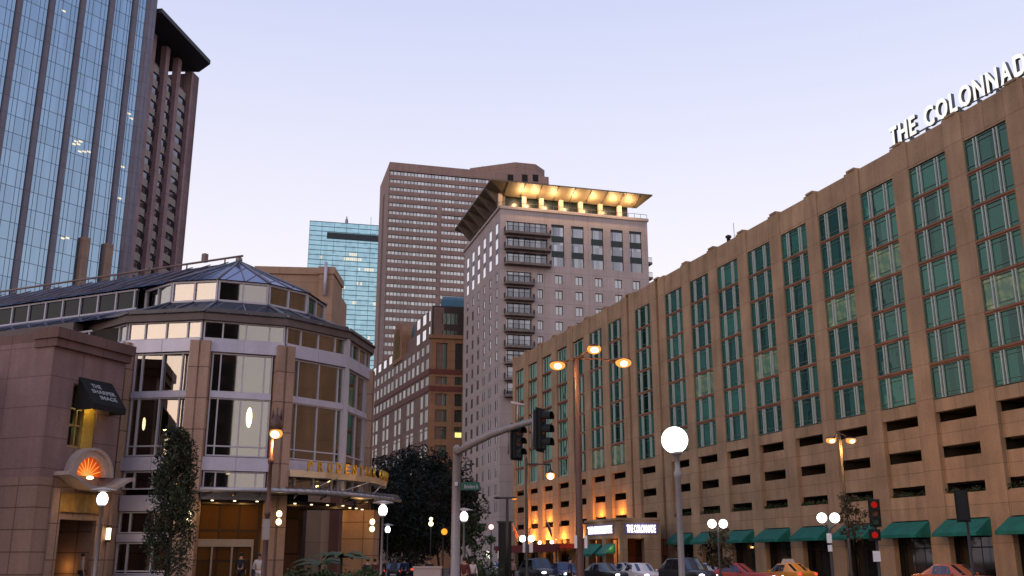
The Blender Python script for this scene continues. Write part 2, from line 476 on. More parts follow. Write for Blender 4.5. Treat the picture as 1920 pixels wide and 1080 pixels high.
for x0, x1 in ((-HW + .1, -1.22), (-1.12, -.91), (-.81, .81), (.91, 1.12), (1.22, HW - .1)):
    pm.box(LW, x0, x1, -.09, -.05, .1, H_ - .1)
fme = fm.mesh('window_frame', hotel_frame_d); fme.materials.append(hotel_frame)
for p_ in fme.polygons: p_.material_index = 1 if p_.index >= n_dark else 0
pme = pm.mesh('window_pane', hotel_pane)
litm, t_, o_ = newmat('dimly lit hotel room'); b_ = principled(t_, o_, (.06, .12, .07), .2)
n_ = noise(t_, 1.1, 2); r_ = t_.nodes.new('ShaderNodeValToRGB'); r_.color_ramp.elements[0].position = .48; r_.color_ramp.elements[0].color = (.02, .05, .03, 1); r_.color_ramp.elements[1].position = .72; r_.color_ramp.elements[1].color = (.30, .27, .09, 1)
t_.links.new(n_.outputs[0], r_.inputs[0]); t_.links.new(r_.outputs[0], b_.inputs['Emission Color']); b_.inputs['Emission Strength'].default_value = .45
pme_lit = pm.mesh('window_pane', litm)
n_win = 0; far_f = MB(); far_p = MB()
rng = random.Random(3)
for b in bays:                                # nearest bays come first
    for r_ in range(7):
        z = 13.9 + 2.793 * r_ + (.14 if r_ else .08)
        p = HF.P(b, -.13, z)
        if b > -37 and n_win < 96:
            wd = link('window', fme, hotel, p, HF.rz)
            pn = bpy.data.objects.new('pane', pme_lit if n_win in (9, 25, 31, 44, 58, 63, 77, 84) else pme); COL.objects.link(pn); pn.parent = wd
            n_win += 1
        else:
            for x in (-HW + .05, -1.0, .95, HW - .05): far_f.box(HF, b + x - .06, b + x + .06, -.5, -.33, z, z + H_)
            for zz in (.05, H_ - .05): far_f.box(HF, b - HW, b + HW, -.5, -.38, z + zz - .05, z + zz + .05)
            far_p.box(HF, b - HW + .1, b + HW - .1, -.52, -.46, z + .1, z + H_ - .1)
ff = tag(far_f.build('window', hotel_frame, hotel), kind='stuff')
far_p.build('pane', hotel_pane, ff)
# hedges in the lowest parking openings
for b in bays:
    hm = MB()
    for k in range(110):
        s = b + rng.uniform(-HW + .05, HW - .05); o = rng.uniform(-.55, .02); z = 6.6 + abs(rng.gauss(0, .16)) + .05; q = rng.uniform(.10, .2)
        a = [Vector((rng.uniform(-1, 1), rng.uniform(-1, 1), rng.uniform(-1, 1))) * q for _ in range(3)]; c = HF.P(s, o, z)
        hm.add([c + a[0], c + a[1], c + a[2], c - a[0] * .6], ((0, 1, 2, 3),))
    if b < 26: hm.build('hedge', hedge_mat, hotel, fix=False)
# shop fronts and awnings
am = MB()
for (s0, s1) in ((-2.25, 2.25),):
    t_ = .03
    am.add([LW.P(s0, .0, 1.25), LW.P(s1, .0, 1.25), LW.P(s1, 1.45, .25), LW.P(s0, 1.45, .25)], ((0, 1, 2, 3),))
    am.add([LW.P(s0, .0, 1.21), LW.P(s1, .0, 1.21), LW.P(s1, 1.42, .23), LW.P(s0, 1.42, .23)], ((0, 1, 2, 3),))
    am.box(LW, s0, s1, 1.42, 1.455, .0, .25)
    for s in (s0, s1): am.add([LW.P(s, .0, 1.22), LW.P(s, 1.43, .24), LW.P(s, 1.43, .0), LW.P(s, 0, .0)], ((0, 1, 2, 3),))
awm = am.mesh('awning', awning_green)
for b in bays:
    sh = MB(); sh.box(HF, b - HW, b + HW, -1.0, -.9, .05, 4.70); sh.build('shop_window', shop_glass, hotel)
    if b < 26: link('awning', awm, hotel, HF.P(b, .01, 3.38), HF.rz)
# corner entrance block under the two lit signs
EC = pY(1161, 985, 116.5)
E1 = Fr(EC, -19.3, -1); E2 = Fr(EC, 86, 1)
sL = E1.px(1098, 985)[0]; sR = E2.px(1238, 985)[0]
zt = E2.px(1200, 973)[1]; zb = E2.px(1200, 1009)[1]
eb = MB()
q = [E1.P(0, 0, 0), E1.P(sL, 0, 0), E1.P(sL, -14, 0), E2.P(sR, -9, 0), E2.P(sR, 0, 0)]
eb.prism(q, zb, zt)
qq = [v + Vector((0, 0, 0)) for v in q]
eb.box(E1, -.25, sL, -.6, .22, zt - .12, zt + .12); eb.box(E2, -.1, sR, -.6, .22, zt - .13, zt + .13)
eb.box(E2, sR - 1.9, sR - .02, -1.6, -.02, 0, zb)
eb.box(E2, .0, .9, -1.2, -.03, 0, zb)
for s in (sL * .45, sL * .98): eb.box(E1, s - .5, s + .5, -1.0, -.03, 0, zb)
eb.build('entrance_block', hotel_concrete, hotel)
di = MB(); di.box(E2, .95, sR - 1.95, -7, -5.2, 0, zb - .02)
di.box(E1, .9, sL, -6.5, -5.2, 0, zb - .02)
di.build('entrance_recess', panels('dark warm timber', (.10, .030, .012), (.02, .01, .01), 1.3, 2.2, .05, .5), hotel)
ea = MB()
for s0, s1 in ((sL * .52, sL * .92), (1.2, sL * .40)):
    ea.add([E1.P(s0, 0, zb - .55), E1.P(s1, 0, zb - .55), E1.P(s1, 1.3, zb - 1.7), E1.P(s0, 1.3, zb - 1.7)], ((0, 1, 2, 3),))
    for s in (s0, s1): ea.add([E1.P(s, 0, zb - .55), E1.P(s, 1.3, zb - 1.7), E1.P(s, 0, zb - 1.7)], ((0, 1, 2),))
    ea.box(E1, s0, s1, 1.28, 1.31, zb - 1.95, zb - 1.69)
ea.build('awning', awning_green, hotel)
lamp(E1.P(1.0, .7, zb - .9), 60, ORANGE, .1, hotel); lamp(E2.P(3.5, -3.0, zb - .9), 60, (1, .45, .15), .2, hotel)
zc = (zt + zb) / 2
# signs on the block
def lit_sign(fr, x0, x1, y, label):
    s0, z0 = fr.px(x0, y); s1, z1 = fr.px(x1, y)
    c = fr.P((s0 + s1) / 2, .02, z0)
    t = thing('entrance_sign', label, 'sign', c, 0, 'lit signs over the corner entrance')
    bk = MB(); bk.box(fr, min(s0, s1) - .25, max(s0, s1) + .25, .005, .08, zc - .62, zc + .62); bk.build('sign_panel', M('sign panel violet grey', (.16, .12, .26), .6, amt=.05), t)
    xd = fr.d * (1 if s1 > s0 else -1)
    text('lettering', 'THE COLONNADE', fr.P(s0, .13, zc - .42), xd, 1.15, .08, letter_white, t, fit=abs(s1 - s0), bold=.035)
    lamp(fr.P((s0 + s1) / 2, .9, zc), 25, WHITE, .3, t)
lit_sign(E1, 1104, 1149, 993, 'white lit hotel sign on the left slanting face of the entrance block')
lit_sign(E2, 1175, 1229, 993, 'white lit hotel sign on the right front face of the entrance block')
rv = MB(); s_, z_ = HF.px(1355, 458); rv.lathe(HF.P(s_, -.8, 35.9), [(.22, 0), (.22, .7), (.34, .75), (.34, .95), (.05, 1.1)], 10); rv.tube([HF.P(s_ - 1.2, -.8, 35.9), HF.P(s_ - 1.2, -.8, 38.0)], .03, 5); rv.build('roof_vent', metal_dark, hotel)
# rooftop letters
rs = thing('rooftop_sign', 'big white channel letters standing on the tan hotel roof edge', 'sign', HF.P(-30, -.4, 36.3))
lm = M('letter side metal', (.10, .11, .13), .5, amt=.1)
x = -19.55
rail = MB(); rail.box(HF, -37.5, -19.3, -.45, -.35, 36.32, 36.42)
for k in range(10): rail.box(HF, -37.2 + k * 1.9, -37.1 + k * 1.9, -.75, -.3, 35.9, 36.34)
rail.build('support_rail', lm, rs)
white_letter = emit('roof letter glow', (1.0, .97, .90), 1.15)
def letter_w(ch): return {'T': .98, 'H': 1.12, 'E': .86, 'C': 1.22, 'O': 1.36, 'L': .88, 'N': 1.2, 'A': 1.15, 'D': 1.2, ' ': .62}[ch]
for ch in 'THE COLONNADE':
    wd_ = letter_w(ch)
    if ch != ' ':
        b_ = text('letter', ch, HF.P(x, -.50, 36.42), -HF.d, 2.35, .34, lm, rs, fit=wd_ - .1, bold=.022)
        text('letter_face', ch, HF.P(x, -.32, 36.42), -HF.d, 2.35, .03, white_letter, b_, fit=wd_ - .1, bold=.024)
    x -= wd_ + .16
# marquee with maroon canvas and flags, orange up-lights on the parking wall
mq = MB(); mq.box(HF, 48, 77, .0, 4.0, 3.3, 3.95); mq.box(HF, 49, 76, 3.9, 4.05, 2.85, 3.3)
mar = M('maroon canvas', (.13, .008, .012), .8)
mq.build('marquee', mar, hotel)
for s in (50, 58, 66, 75):
    c_ = MB(); c_.tube([HF.P(s, 3.7, 0), HF.P(s, 3.7, 3.3)], .12); c_.build('marquee_post', metal_dark, hotel)
for s in (36.9, 43.3, 49.8, 56.2, 62.6, 69.0):
    lamp(HF.P(s, .75, 4.9), 800 if s > 50 else 600, (1.0, .36, .06), .2, hotel, 'uplight')
for s in (36.85, 43.3, 62.65, 69.1): lamp(HF.P(s, .55, 7.6), 420, (1.0, .36, .06), .15, hotel, 'uplight')
lamp(HF.P(62, 1.6, 5.0), 400, (1.0, .5, .15), .2, hotel, 'uplight'); lamp(HF.P(62, 2.0, 2.4), 200, (1.0, .6, .25), .2, hotel, 'uplight')
for s in (52, 57, 62, 67): ll = MB(); ll.ball(HF.P(s, 1.6, 4.3), .28); ll.build('canopy_light', lamp_core if s in (57, 62) else lamp_orange, hotel)
def flag(s, o, z, lean, col, label):
    t = thing('flag', label, 'flag', HF.P(s, o, z), 0, 'flags over the hotel marquee')
    b = HF.P(s, o, z); tip = b + HF.n * lean + Vector((0, 0, 3.0))
    p_ = MB(); p_.tube([b, tip], [.05, .035]); p_.build('flag_pole', metal_light, t)
    f_ = MB(); N_ = 7
    vs = []
    for i in range(N_ + 1):
        for j in range(2):
            q_ = tip.lerp(b, .05 + j * .5) + HF.d * (-i * .12 * (1 if j == 0 else .45)) + Vector((0, 0, -i * .22)) + HF.n * (.08 * sin(i * 1.7))
            vs.append(q_)
    fs = [(2 * i, 2 * i + 1, 2 * i + 3, 2 * i + 2) for i in range(N_)]
    f_.add(vs, fs, True); f_.build('banner', col, t, fix=False)
flag(70.5, 1.5, 4.6, 1.6, M('red white cloth', (.30, .06, .06), .8, amt=.5, fine=3), 'red and white flag drooping above the maroon marquee')
flag(55.5, 1.5, 4.6, 1.6, M('blue cloth', (.012, .016, .22), .8), 'dark blue flag drooping above the maroon marquee')

# ================================================================== GREY APARTMENT TOWER
GC = pZ(938, 387, 70.0)
GA = Fr(GC, 75, 1); GB = Fr(GC, -16, -1)
LA, LB = GA.px(1213, 412)[0], GB.px(871, 480)[0]
tower_wall = panels('pinkish precast', (.395, .325, .315), (.24, .19, .18), 3.1, 3.17, .03, .03, amt=.10)
apt_glass = glassy('apartment glass', (.10, .11, .13), (.9, .9, 1.0), .30, cells=(.75, 9, 0, (0, 0, 0)), vary=.85, rnd=.75)
apt_frame = M('bronze window frame', (.07, .055, .06), .5, amt=.1)
apt = thing('apartment_tower', 'grey pink precast apartment tower with balconies and a lit flared roof crown', 'tower', GA.P(LA / 2, -14, 0))
FL = 3.17
zrow0 = GA.px(1120, 538)[1]                   # sill of the first ordinary row below the tall windows
wm = MB()
# front columns of windows (photograph x), holes are modelled as proud wall around recessed windows
colx = [1013, 1048, 1086, 1123, 1160, 1194]
colw = [1.15, 1.6, 1.6, 1.6, 1.6, 1.6]
cols = [GA.px(x, 540)[0] for x in colx]
rows = [zrow0 - FL * k for k in range(15)]
corner = Vector((GC.x, GC.y, 0))
back = [GA.P(0, 0, 0), GA.P(LA, 0, 0), GA.P(LA, -30, 0), GB.P(LB, 0, 0)]
wm.prism([v + (-.45) * (GA.n + GB.n) if i == 0 else (v - GA.n * .45 if i == 1 else v - GB.n * .45 if i == 3 else v) for i, v in enumerate(back)], 0, 70.0)
def wall_with_holes(mb, fr, L, holes, z0, z1, depth=.45, s_start=0.0):
    """wall slab built as strips round rectangular openings; holes = list of (s0,s1,[(z0,z1)...]) columns that do not overlap in s"""
    s = s_start
    for a, b, zs in sorted(holes):
        if a > s + 1e-4: mb.box(fr, s, a, -depth, 0, z0, z1)
        z = z0
        for c, d in sorted(zs):
            if c > z + 1e-4: mb.box(fr, a, b, -depth, 0, z, c)
            z = d
        if z1 > z + 1e-4: mb.box(fr, a, b, -depth, 0, z, z1)
        s = b
    if L > s + 1e-4: mb.box(fr, s, L, -depth, 0, z0, z1)
ztall1 = GA.px(1120, 428)[1]; ztall0 = GA.px(1120, 505)[1]
holes = []
wins = []
for c, wv in zip(cols, colw):
    zs = [(z, z + 1.85) for z in rows if z > 2]
    for z in zs: wins.append((GA, c, z[0], wv))
    zz = list(zs)
    if c != cols[0]: zz.append((ztall0, ztall1)); w2 = 2.15
    holes.append((c - wv / 2, c + wv / 2, zs))
# ordinary window openings
balx = GA.px(946, 500)[0]; balr = GA.px(1000, 540)[0]; balR = GA.px(1031, 450)[0]
bz = [ztall0 - .2 + FL * k for k in (2, 1, 0)] + [rows[0] - .55 - FL * k for k in range(8)]
holes.append((balx + .4, balr - .35, [(z + .1, z + 2.5) for z in bz[3:]]))
wall_with_holes(wm, GA, LA, holes, 0, ztall0 - .6)
# upper zone with the tall bays
tall_cols = [GA.px(x, 460)[0] for x in (1046, 1083, 1120, 1157, 1192)]
up = [(c - 1.35, c + 1.35, [(ztall0, ztall1)]) for c in tall_cols]
up.append((balx + .3, balR - .5, [(z + .1, z + 2.5) for z in sorted(bz[:3])]))
wall_with_holes(wm, GA, LA, up, ztall0 - .6, 70.0)
# left face
lcx = [888, 899.5, 911.5, 923.5, 934, 929.5]
lcols = [LB * q for q in (.075, .235, .395, .555, .715, .875)]
lrows = [rows[0] + .1 - FL * k for k in range(-0, 15)]
lh = [(c - .62, c + .62, [(z, z + 1.9) for z in lrows if z > 2]) for c in lcols]
wall_with_holes(wm, GB, LB, lh, 0, ztall0 - .6)
lh2 = [(c - .95, c + .95, [(ztall0, ztall1)]) for c in lcols]
wall_with_holes(wm, GB, LB, lh2, ztall0 - .6, 70.0)
wm.box(GA, -.25, LA + .25, -.8, .28, 69.55, 70.15); wm.box(GB, .0, LB + .2, -.8, .28, 69.56, 70.14)
wm.build('wall', tower_wall, apt)
def win_meshes(w_, h_, mull=(0,), side=1, pale=False):
    fr = Fr((0, 0), 90, side); f_ = MB(); p_ = MB()
    for x in (-w_ / 2 + .06, w_ / 2 - .06): f_.box(fr, x - .06, x + .06, -.1, .06, 0, h_)
    for z in (.06, h_ - .06): f_.box(fr, -w_ / 2 + .12, w_ / 2 - .12, -.1, .055, z - .06, z + .06)
    for x in mull: f_.box(fr, x - .05, x + .05, -.1, .05, .12, h_ - .12)
    p_.box(fr, -w_ / 2 + .1, w_ / 2 - .1, -.06, -.02, .1, h_ - .1)
    return f_.mesh('apartment_window', apt_frame), p_.mesh('apartment_pane', apt_glass)
def put_win(ms, fr, s, z, parent, o=-.28):
    if fr is GB: o = .0
    wd = link('window', ms[0], parent, fr.P(s, o, z), fr.rz)
    pn = bpy.data.objects.new('pane', ms[1]); COL.objects.link(pn); pn.parent = wd
    return wd
wA = win_meshes(1.6, 1.85, (.0,)); wA1 = win_meshes(1.15, 1.85, (0,)); wB = win_meshes(1.24, 1.9, (), -1)
cand = [(GA.P(s, 0, z).z, GA, s, z, wA1 if wv < 1.5 else wA) for (fr, s, z, wv) in wins] + \
       [(z - 6, GB, c, z, wB) for c in lcols for z in lrows if z > 2]
# windows hidden behind the hotel or low trees are folded into one part
cand.sort(key=lambda q: -q[0])
fw = MB(); fp = MB()
for i, (_, fr, s, z, ms) in enumerate(cand):
    if i < 84: put_win(ms, fr, s, z, apt)
    else:
        w_ = .55; oo = .32 if fr is GB else 0
        for x in (-w_, w_): fw.box(fr, s + x - .06, s + x + .06, -.4 + oo, -.2 + oo, z, z + 1.85)
        fp.box(fr, s - w_, s + w_, -.40 + oo, -.3 + oo, z + .02, z + 1.84)
fo = tag(fw.build('window', apt_frame, apt), kind='stuff'); fp.build('pane', apt_glass, fo)
# tall bays: three glazed storeys with dark spandrels
tb_dark = M('dark green spandrel', (.012, .022, .020), .35, amt=.1)
H3 = ztall1 - ztall0
def tall_bay(fr, c, w_, side):
    f_ = MB(); ps = []
    for x in (-w_ / 2 + .06, -w_ / 2 + .42, w_ / 2 - .06): f_.box(fr, c + x - .06, c + x + .06, -.42, -.2, ztall0, ztall1)
    for k in range(3):
        z0 = ztall0 + k * FL
        p_ = MB(); ps.append(p_); p_.box(fr, c - w_ / 2 + .1, c + w_ / 2 - .1, -.36, -.30, z0 + .08, z0 + 1.95)
        if k < 2: f_.box(fr, c - w_ / 2 + .12, c + w_ / 2 - .12, -.42, -.21, z0 + 1.95, z0 + FL)
    f_.box(fr, c - w_ / 2 + .12, c + w_ / 2 - .12, -.42, -.21, ztall0 + 2 * FL + 1.95, ztall1)
    o = f_.build('bay_window', tb_dark, apt); [p_.build('pane', apt_glass, o) for p_ in ps]
for c in tall_cols: tall_bay(GA, c, 2.7, 1)
lav = glassy('pale reflecting glass', (.25, .25, .30), (1, 1, 1), .45, vary=.2)
for c in lcols:
    f_ = MB(); p_ = MB()
    f_.box(GB, c - .95, c + .95, -.44, -.03, ztall0, ztall1)
    for k in range(3): p_.box(GB, c - .85, c + .8, -.02, .03, ztall0 + k * FL + .1, ztall0 + k * FL + 2.1)
    o = f_.build('bay_window', M('grey violet spandrel', (.10, .09, .12), .5), apt); p_.build('pane', lav, o)
# balconies
bal_mat = M('balcony slab', (.17, .135, .12), .8); rail_mat = M('balcony rail', (.045, .035, .035), .5)
for k, z in enumerate(bz):
    s0, s1 = balx - .1, (balR if k < 3 else balr)
    b_ = MB()
    pts = [GA.P(s0, -.4, 0), GA.P(s0, 1.1, 0), GA.P(s0 + .5, 1.6, 0), GA.P(s1 - .5, 1.6, 0), GA.P(s1, 1.1, 0), GA.P(s1, -.4, 0)]
    b_.prism(pts, z - .42, z + .08)
    bo = b_.build('balcony', bal_mat, apt)
    r_ = MB()
    r_.box(GA, s0 + .45, s1 - .45, 1.5, 1.56, z + 1.05, z + 1.12)
    n_ = int((s1 - s0 - .9) / .28)
    for i in range(n_ + 1): r_.box(GA, s0 + .45 + i * .28, s0 + .5 + i * .28, 1.50, 1.55, z + .08, z + 1.05)
    for s in (s0 + .03, s1 - .03): r_.box(GA, s - .03, s + .03, -.0, 1.1, z + 1.05, z + 1.12); [r_.box(GA, s - .025, s + .025, .2 * j, .2 * j + .05, z + .08, z + 1.05) for j in range(6)]
    r_.build('railing', rail_mat, bo)
    d_ = MB(); d_.box(GA, s0 + .5, s1 - .45, -.42, -.34, z + .1, z + 2.5); 
    dd = d_.build('balcony_door', glassy('balcony glass', (.07, .08, .10), (.9, .92, 1), .28, cells=(1.15, 8, .09, (.05, .045, .05)), vary=.9) if k == 0 else bpy.data.materials['balcony glass'], apt)
# balconies on the far right edge
for k in range(4):
    z = bz[1] - .3 - FL * k
    b_ = MB(); b_.box(GA, LA - .05, LA + 1.25, -5.5, -.9, z - .4, z + .05)
    for j in range(8): b_.box(GA, LA + .06 + j * .155, LA + .1 + j * .155, -.98, -.93, z + .05, z + 1.0)
    b_.box(GA, LA + .02, LA + 1.22, -1.0, -.92, z + 1.0, z + 1.06)
    b_.build('side_balcony', bal_mat, apt)
# crown: set-back belvedere, columns, flared canopy lit from below
cm = MB()
cm.prism([GA.P(1.2, -2.4, 0), GA.P(LA - 3.3, -2.4, 0), GA.P(LA - 3.3, -20, 0), GB.P(LB * .9, -3.0, 0)], 70.0, 73.3)
cm.build('belvedere', M('dark belvedere glass', (.012, .016, .014), .25, amt=.2), apt)
colm = M('pale crown column', (.50, .38, .30), .7)
zc1 = GA.px(1100, 372)[1]
for x in (941, 986, 1019, 1056, 1093, 1130, 1166):
    s = GA.px(x, 390)[0]
    c_ = MB(); c_.box(GA, s - .42, s + .42, -2.0, -1.2, 70.1, 73.3); c_.build('crown_column', colm, apt)
OV = 2.7
ctop = pZ(930, 338, 75.6)
can = MB()
kq = Vector((GC.x, GC.y, 0))
def ins(d): # offset corner points of the two faces by d outward
    return [GB.P(LB * .97, d, 0), kq + (GA.n + GB.n) * d, GA.P(LA + min(d, .3), d, 0)]
inn, outl = ins(-1.6), ins(OV)
zi, zo = 72.9, 74.35
for i in range(2):
    a, b, c, d = inn[i], inn[i + 1], outl[i + 1], outl[i]
    can.add([a + Vector((0, 0, zi)), b + Vector((0, 0, zi)), c + Vector((0, 0, zo)), d + Vector((0, 0, zo)),
             a + Vector((0, 0, zi + .7)), b + Vector((0, 0, zi + .7)), c + Vector((0, 0, zo + .25)), d + Vector((0, 0, zo + .25))],
            ((0, 1, 2, 3), (4, 7, 6, 5), (0, 4, 5, 1), (1, 5, 6, 2), (2, 6, 7, 3), (3, 7, 4, 0)))
can.build('crown_canopy', M('canopy soffit', (.15, .115, .075), .6, amt=.1), apt)
rib_m = M('canopy rib', (.13, .10, .08), .7)
for i in range(9):
    s = LA * (i + .3) / 9
    rb = MB(); rb.tube([GA.P(s, -1.5, zi - .05), GA.P(s, OV - .1, zo - .06)], .09, 6); rb.build('canopy_rib', rib_m, apt)
for i in range(6):
    s = LB * (i + .35) / 6.3
    rb = MB(); rb.add([GB.P(s, -1.5, zi - .1), GB.P(s, OV - .1, zo - .05), GB.P(s, OV - .1, zo - .25), GB.P(s, 0, zi - 1.7), GB.P(s, -1.5, zi - 2.2),
            GB.P(s + .8, -1.5, zi - .1), GB.P(s + .8, OV - .1, zo - .05), GB.P(s + .8, OV - .1, zo - .25), GB.P(s + .8, 0, zi - 1.7), GB.P(s + .8, -1.5, zi - 2.2)],
           ((0, 1, 2, 3, 4), (9, 8, 7, 6, 5), (0, 5, 6, 1), (1, 6, 7, 2), (2, 7, 8, 3), (3, 8, 9, 4), (4, 9, 5, 0))); rb.build('canopy_bracket', rib_m, apt)
for x in (978, 1002, 1037, 1075, 1111, 1148, 1178):
    lamp(GA.P(GA.px(x, 392)[0], 1.0, 72.6), 950, (1.0, .65, .31), .15, apt, 'crown_light')
rg = MB(); rg.box(GA, 0.3, LA, .05, .11, 71.0, 71.08); rg.box(GB, .2, LB, .05, .11, 71.0, 71.08)
for i in range(24): rg.box(GA, .3 + i * (LA - .4) / 23, .36 + i * (LA - .4) / 23, .05, .11, 70.15, 71.0)
rg.build('terrace_railing', rail_mat, apt)

# ================================================================== BROWN TOWER
BC = pZ(731, 303.3, 140.0)
BA = Fr(BC, 75.6, 1); BB = Fr(BC, -15, -1)
brown = panels('brown brick', (.295, .192, .160), (.17, .105, .085), 4.0, 3.05, .05, .05, amt=.12, big=.05)
bt = thing('brown_tower', 'tall brown brick tower with thin bands of windows on every floor', 'tower', BA.P(25, -20, 0))
LbA = BA.px(1029, 340)[0]; Lb1 = BA.px(826, 420)[0]; Lb0 = BA.px(728, 330)[0]
LbB = BB.px(713.5, 332)[0]
bm_ = MB()
band = glassy('brown tower glass', (.24, .225, .21), (.95, .97, .97), .42, cells=(1.25, 40, .12, (.10, .07, .06)), vary=.85)
zr = [BA.px(745, 280 + v / 4.909)[1] for v in (245, 318)]
fl = 2.98
ztop = BA.px(745, 280 + 205 / 4.909)[1]
bm_.prism([BA.P(0, -.95, 0) - BB.n * .3, BA.P(LbA, -.95, 0), BA.P(LbA, -34, 0), BB.P(LbB, -.3, 0)], 0, 139.6)
s_l, s_m0, s_m1 = BA.px(729, 350)[0], BA.px(821, 420)[0], BA.px(828, 420)[0]
nfl = 36
bm_.box(BA, -.02, s_l, -.9, 0, 0, 139.8)                      # left corner pier
bm_.box(BA, s_l, LbA, -.9, -.02, ztop + .3, 140.0)            # parapet band
for k in range(nfl):
    z1 = ztop - k * fl
    o_ = -.03
    for (a, b, oo) in ((s_l, s_m0 if k > 3 else LbA, -.03), (s_m1, LbA, -.22 if k > 4 else -.03)):
        if k <= 3 and a == s_m1: continue
        bm_.box(BA, a, b, -.9, oo, z1 - fl, z1 - fl + 1.68)
        pb = MB(); pb.box(BA, a, b, max(-.88, oo - .55), oo - .38, z1 - fl + 1.68, z1 + .0); 
        if k < 34: pb.build('window_band', band, bt)
bm_.box(BA, s_m0, s_m1, -.9, -.02, 0, ztop - 4 * fl)
bm_.box(BB, .3, LbB, -.3, 0, 0, 140.0)
bm_.build('wall', brown, bt)
sl = MB(); sl.box(BB, LbB * .45, LbB * .62, .0, .06, 20, 132); sl.build('groove_shade_strip', M('groove shade colour', (.11, .06, .05), .8), bt)  # raised strip, its dark colour standing in for a groove's shade
# penthouse on the right
ph = MB(); z0 = 139.5
def at(x, y, Y): return pY(x, y, Y)
d0 = BC.y + 6
pa = [BA.px(892, 319, -2)[0], BA.px(966, 306, -2)[0], BA.px(1004, 309, -2)[0], BA.px(1028, 322, -2)[0]]
zz = BA.px(966, 304, -2)[1]
ph.prism([BA.P(pa[0], -12, 0), BA.P(pa[1], -2, 0), BA.P(pa[2], -2, 0), BA.P(pa[3], -7, 0), BA.P(pa[3], -28, 0), BA.P(pa[0], -28, 0)], z0, zz)
ph.build('penthouse', brown, bt)
po = MB()
for x in (957, 984, 1004):
    s, z = BA.px(x, 333, -.05); po.box(BA, s - 1.1, s + 1.1, -.4, .02, z - 1.6, z + 1.2)
po.build('louvre', dark_room, bt)
an = MB()
for x, y0, y1 in ((916, 300, 318), (938, 290, 312)):
    p = BA.P(BA.px(x, 316)[0], -10, 139); an.tube([p, p + Vector((0, 0, 7))], .12, 5)
an.build('antenna', metal_dark, bt)

# ================================================================== TEAL GLASS TOWER
TC = pZ(581.4, 413.4, 240.0)
TA = Fr(TC, 77, 1)
LT = TA.px(745, 425)[0]
teal_m = glassy('teal curtain wall', (.035, .11, .13), (.44, .70, .78), .78, .03, cells=(2.86, 3.6, .0, (0, 0, 0)), vary=.26, edge=.2)
def teal_grid():
    m, t, o = newmat('teal mullion grid')
    principled(t, o, (.05, .14, .17), .5); return m
tt = thing('glass_tower', 'teal glass skyscraper with a dark louvre band near its flat top', 'tower', TA.P(40, -20, 0))
tm = MB(); tm.prism([TA.P(0, 0, 0), TA.P(LT, 0, 0), TA.P(LT, -45, 0), TA.P(6, -45, 0)], 0, 240); tm.build('curtain_wall', teal_m, tt)
tg = MB()
for k in range(66): tg.box(TA, -.1, LT, .005, .16, 240 - 3.6 * k - .45, 240 - 3.6 * k)
for k in range(8): tg.box(TA, LT * k / 7.2 - .12, LT * k / 7.2 + .12, .005, .20, 0, 240)
tg.build('mullion', teal_grid(), tt)
s0, z0 = TA.px(613, 440); 
lb = MB(); lb.box(TA, s0, LT, .02, .3, z0 - 2.9, z0 + 1.9); lb.build('louvre_band', M('dark louvre', (.02, .03, .035), .6), tt)
an = MB()
p = TA.P(TA.px(651, 417)[0], -8, 239); an.tube([p, p + Vector((0, 0, 5)), p + Vector((0, 0, 9))], [1.0, .9, .25], 6)
for dx in (-.9, .9): an.tube([p + Vector((dx, 0, 0)), p + Vector((dx, 0, 6.5))], .22, 5)
p = TA.P(TA.px(697, 422)[0], -8, 239); an.tube([p, p + Vector((0, 0, 10))], .16, 5)
an.build('antenna', M('grey antenna', (.25, .24, .27), .5), tt)
ofl = emit('office light', (1.0, .90, .72), .95)
rng = random.Random(11)
for (x, y, n) in ((645, 490, 9), (652, 492, 3), (668, 535, 3), (672, 512, 6), (690, 512, 3), (640, 545, 2), (661, 568, 2), (600, 483, 2), (655, 478, 4), (700, 570, 2), (640, 612, 1), (665, 610, 2), (690, 640, 1)):
    s, z = TA.px(x, y); z = 240 - 3.6 * round((240 - z) / 3.6) + .5
    for i in range(n):
        if rng.random() < .8: lt = MB(); lt.box(TA, s + i * 1.43, s + i * 1.43 + 1.1, .01, .05, z, z + 2.2); lt.build('lit_window', ofl, tt)

# ================================================================== STEPPED MID-RISE BEHIND THE TREES
MC = pY(806, 700, 225)
MA = Fr(MC, 78, 1); MS = Fr(MC, -21, -1)
mid = thing('office_block', 'red brown stepped office block with round arched gable and teal roofs', 'office building', MA.P(12, -12, 0))
brick_m = panels('orange brown stone', (.25, .135, .075), (.17, .085, .05), 3.5, 2.0, .04, .05, amt=.15)
brick_d = panels('mauve stone', (.185, .120, .10), (.12, .08, .065), 3.5, 2.0, .04, .05, amt=.15)
red_band = M('red stone band', (.115, .028, .020), .7)
mid_dark = M('dark brown cladding', (.035, .018, .014), .5)
mglass = glassy('office pane pale', (.10, .09, .08), (.85, .83, .82), .18, cells=(1.05, 30, .10, (.07, .04, .03)), vary=.7, rnd=.8, edge=.36)
mglass2 = glassy('office pane green', (.05, .07, .055), (.8, .85, .8), .16, cells=(.95, 30, .10, (.05, .035, .025)), vary=.9, rnd=.6)
LMa = 14.0
def mz(y): return MA.px(830, y)[1]
zcor, zroof = mz(631), mz(572)
zb0, zb1, zb2, zb3 = mz(728), mz(719), mz(703), mz(695)
LMs = MS.px(698, 700)[0]
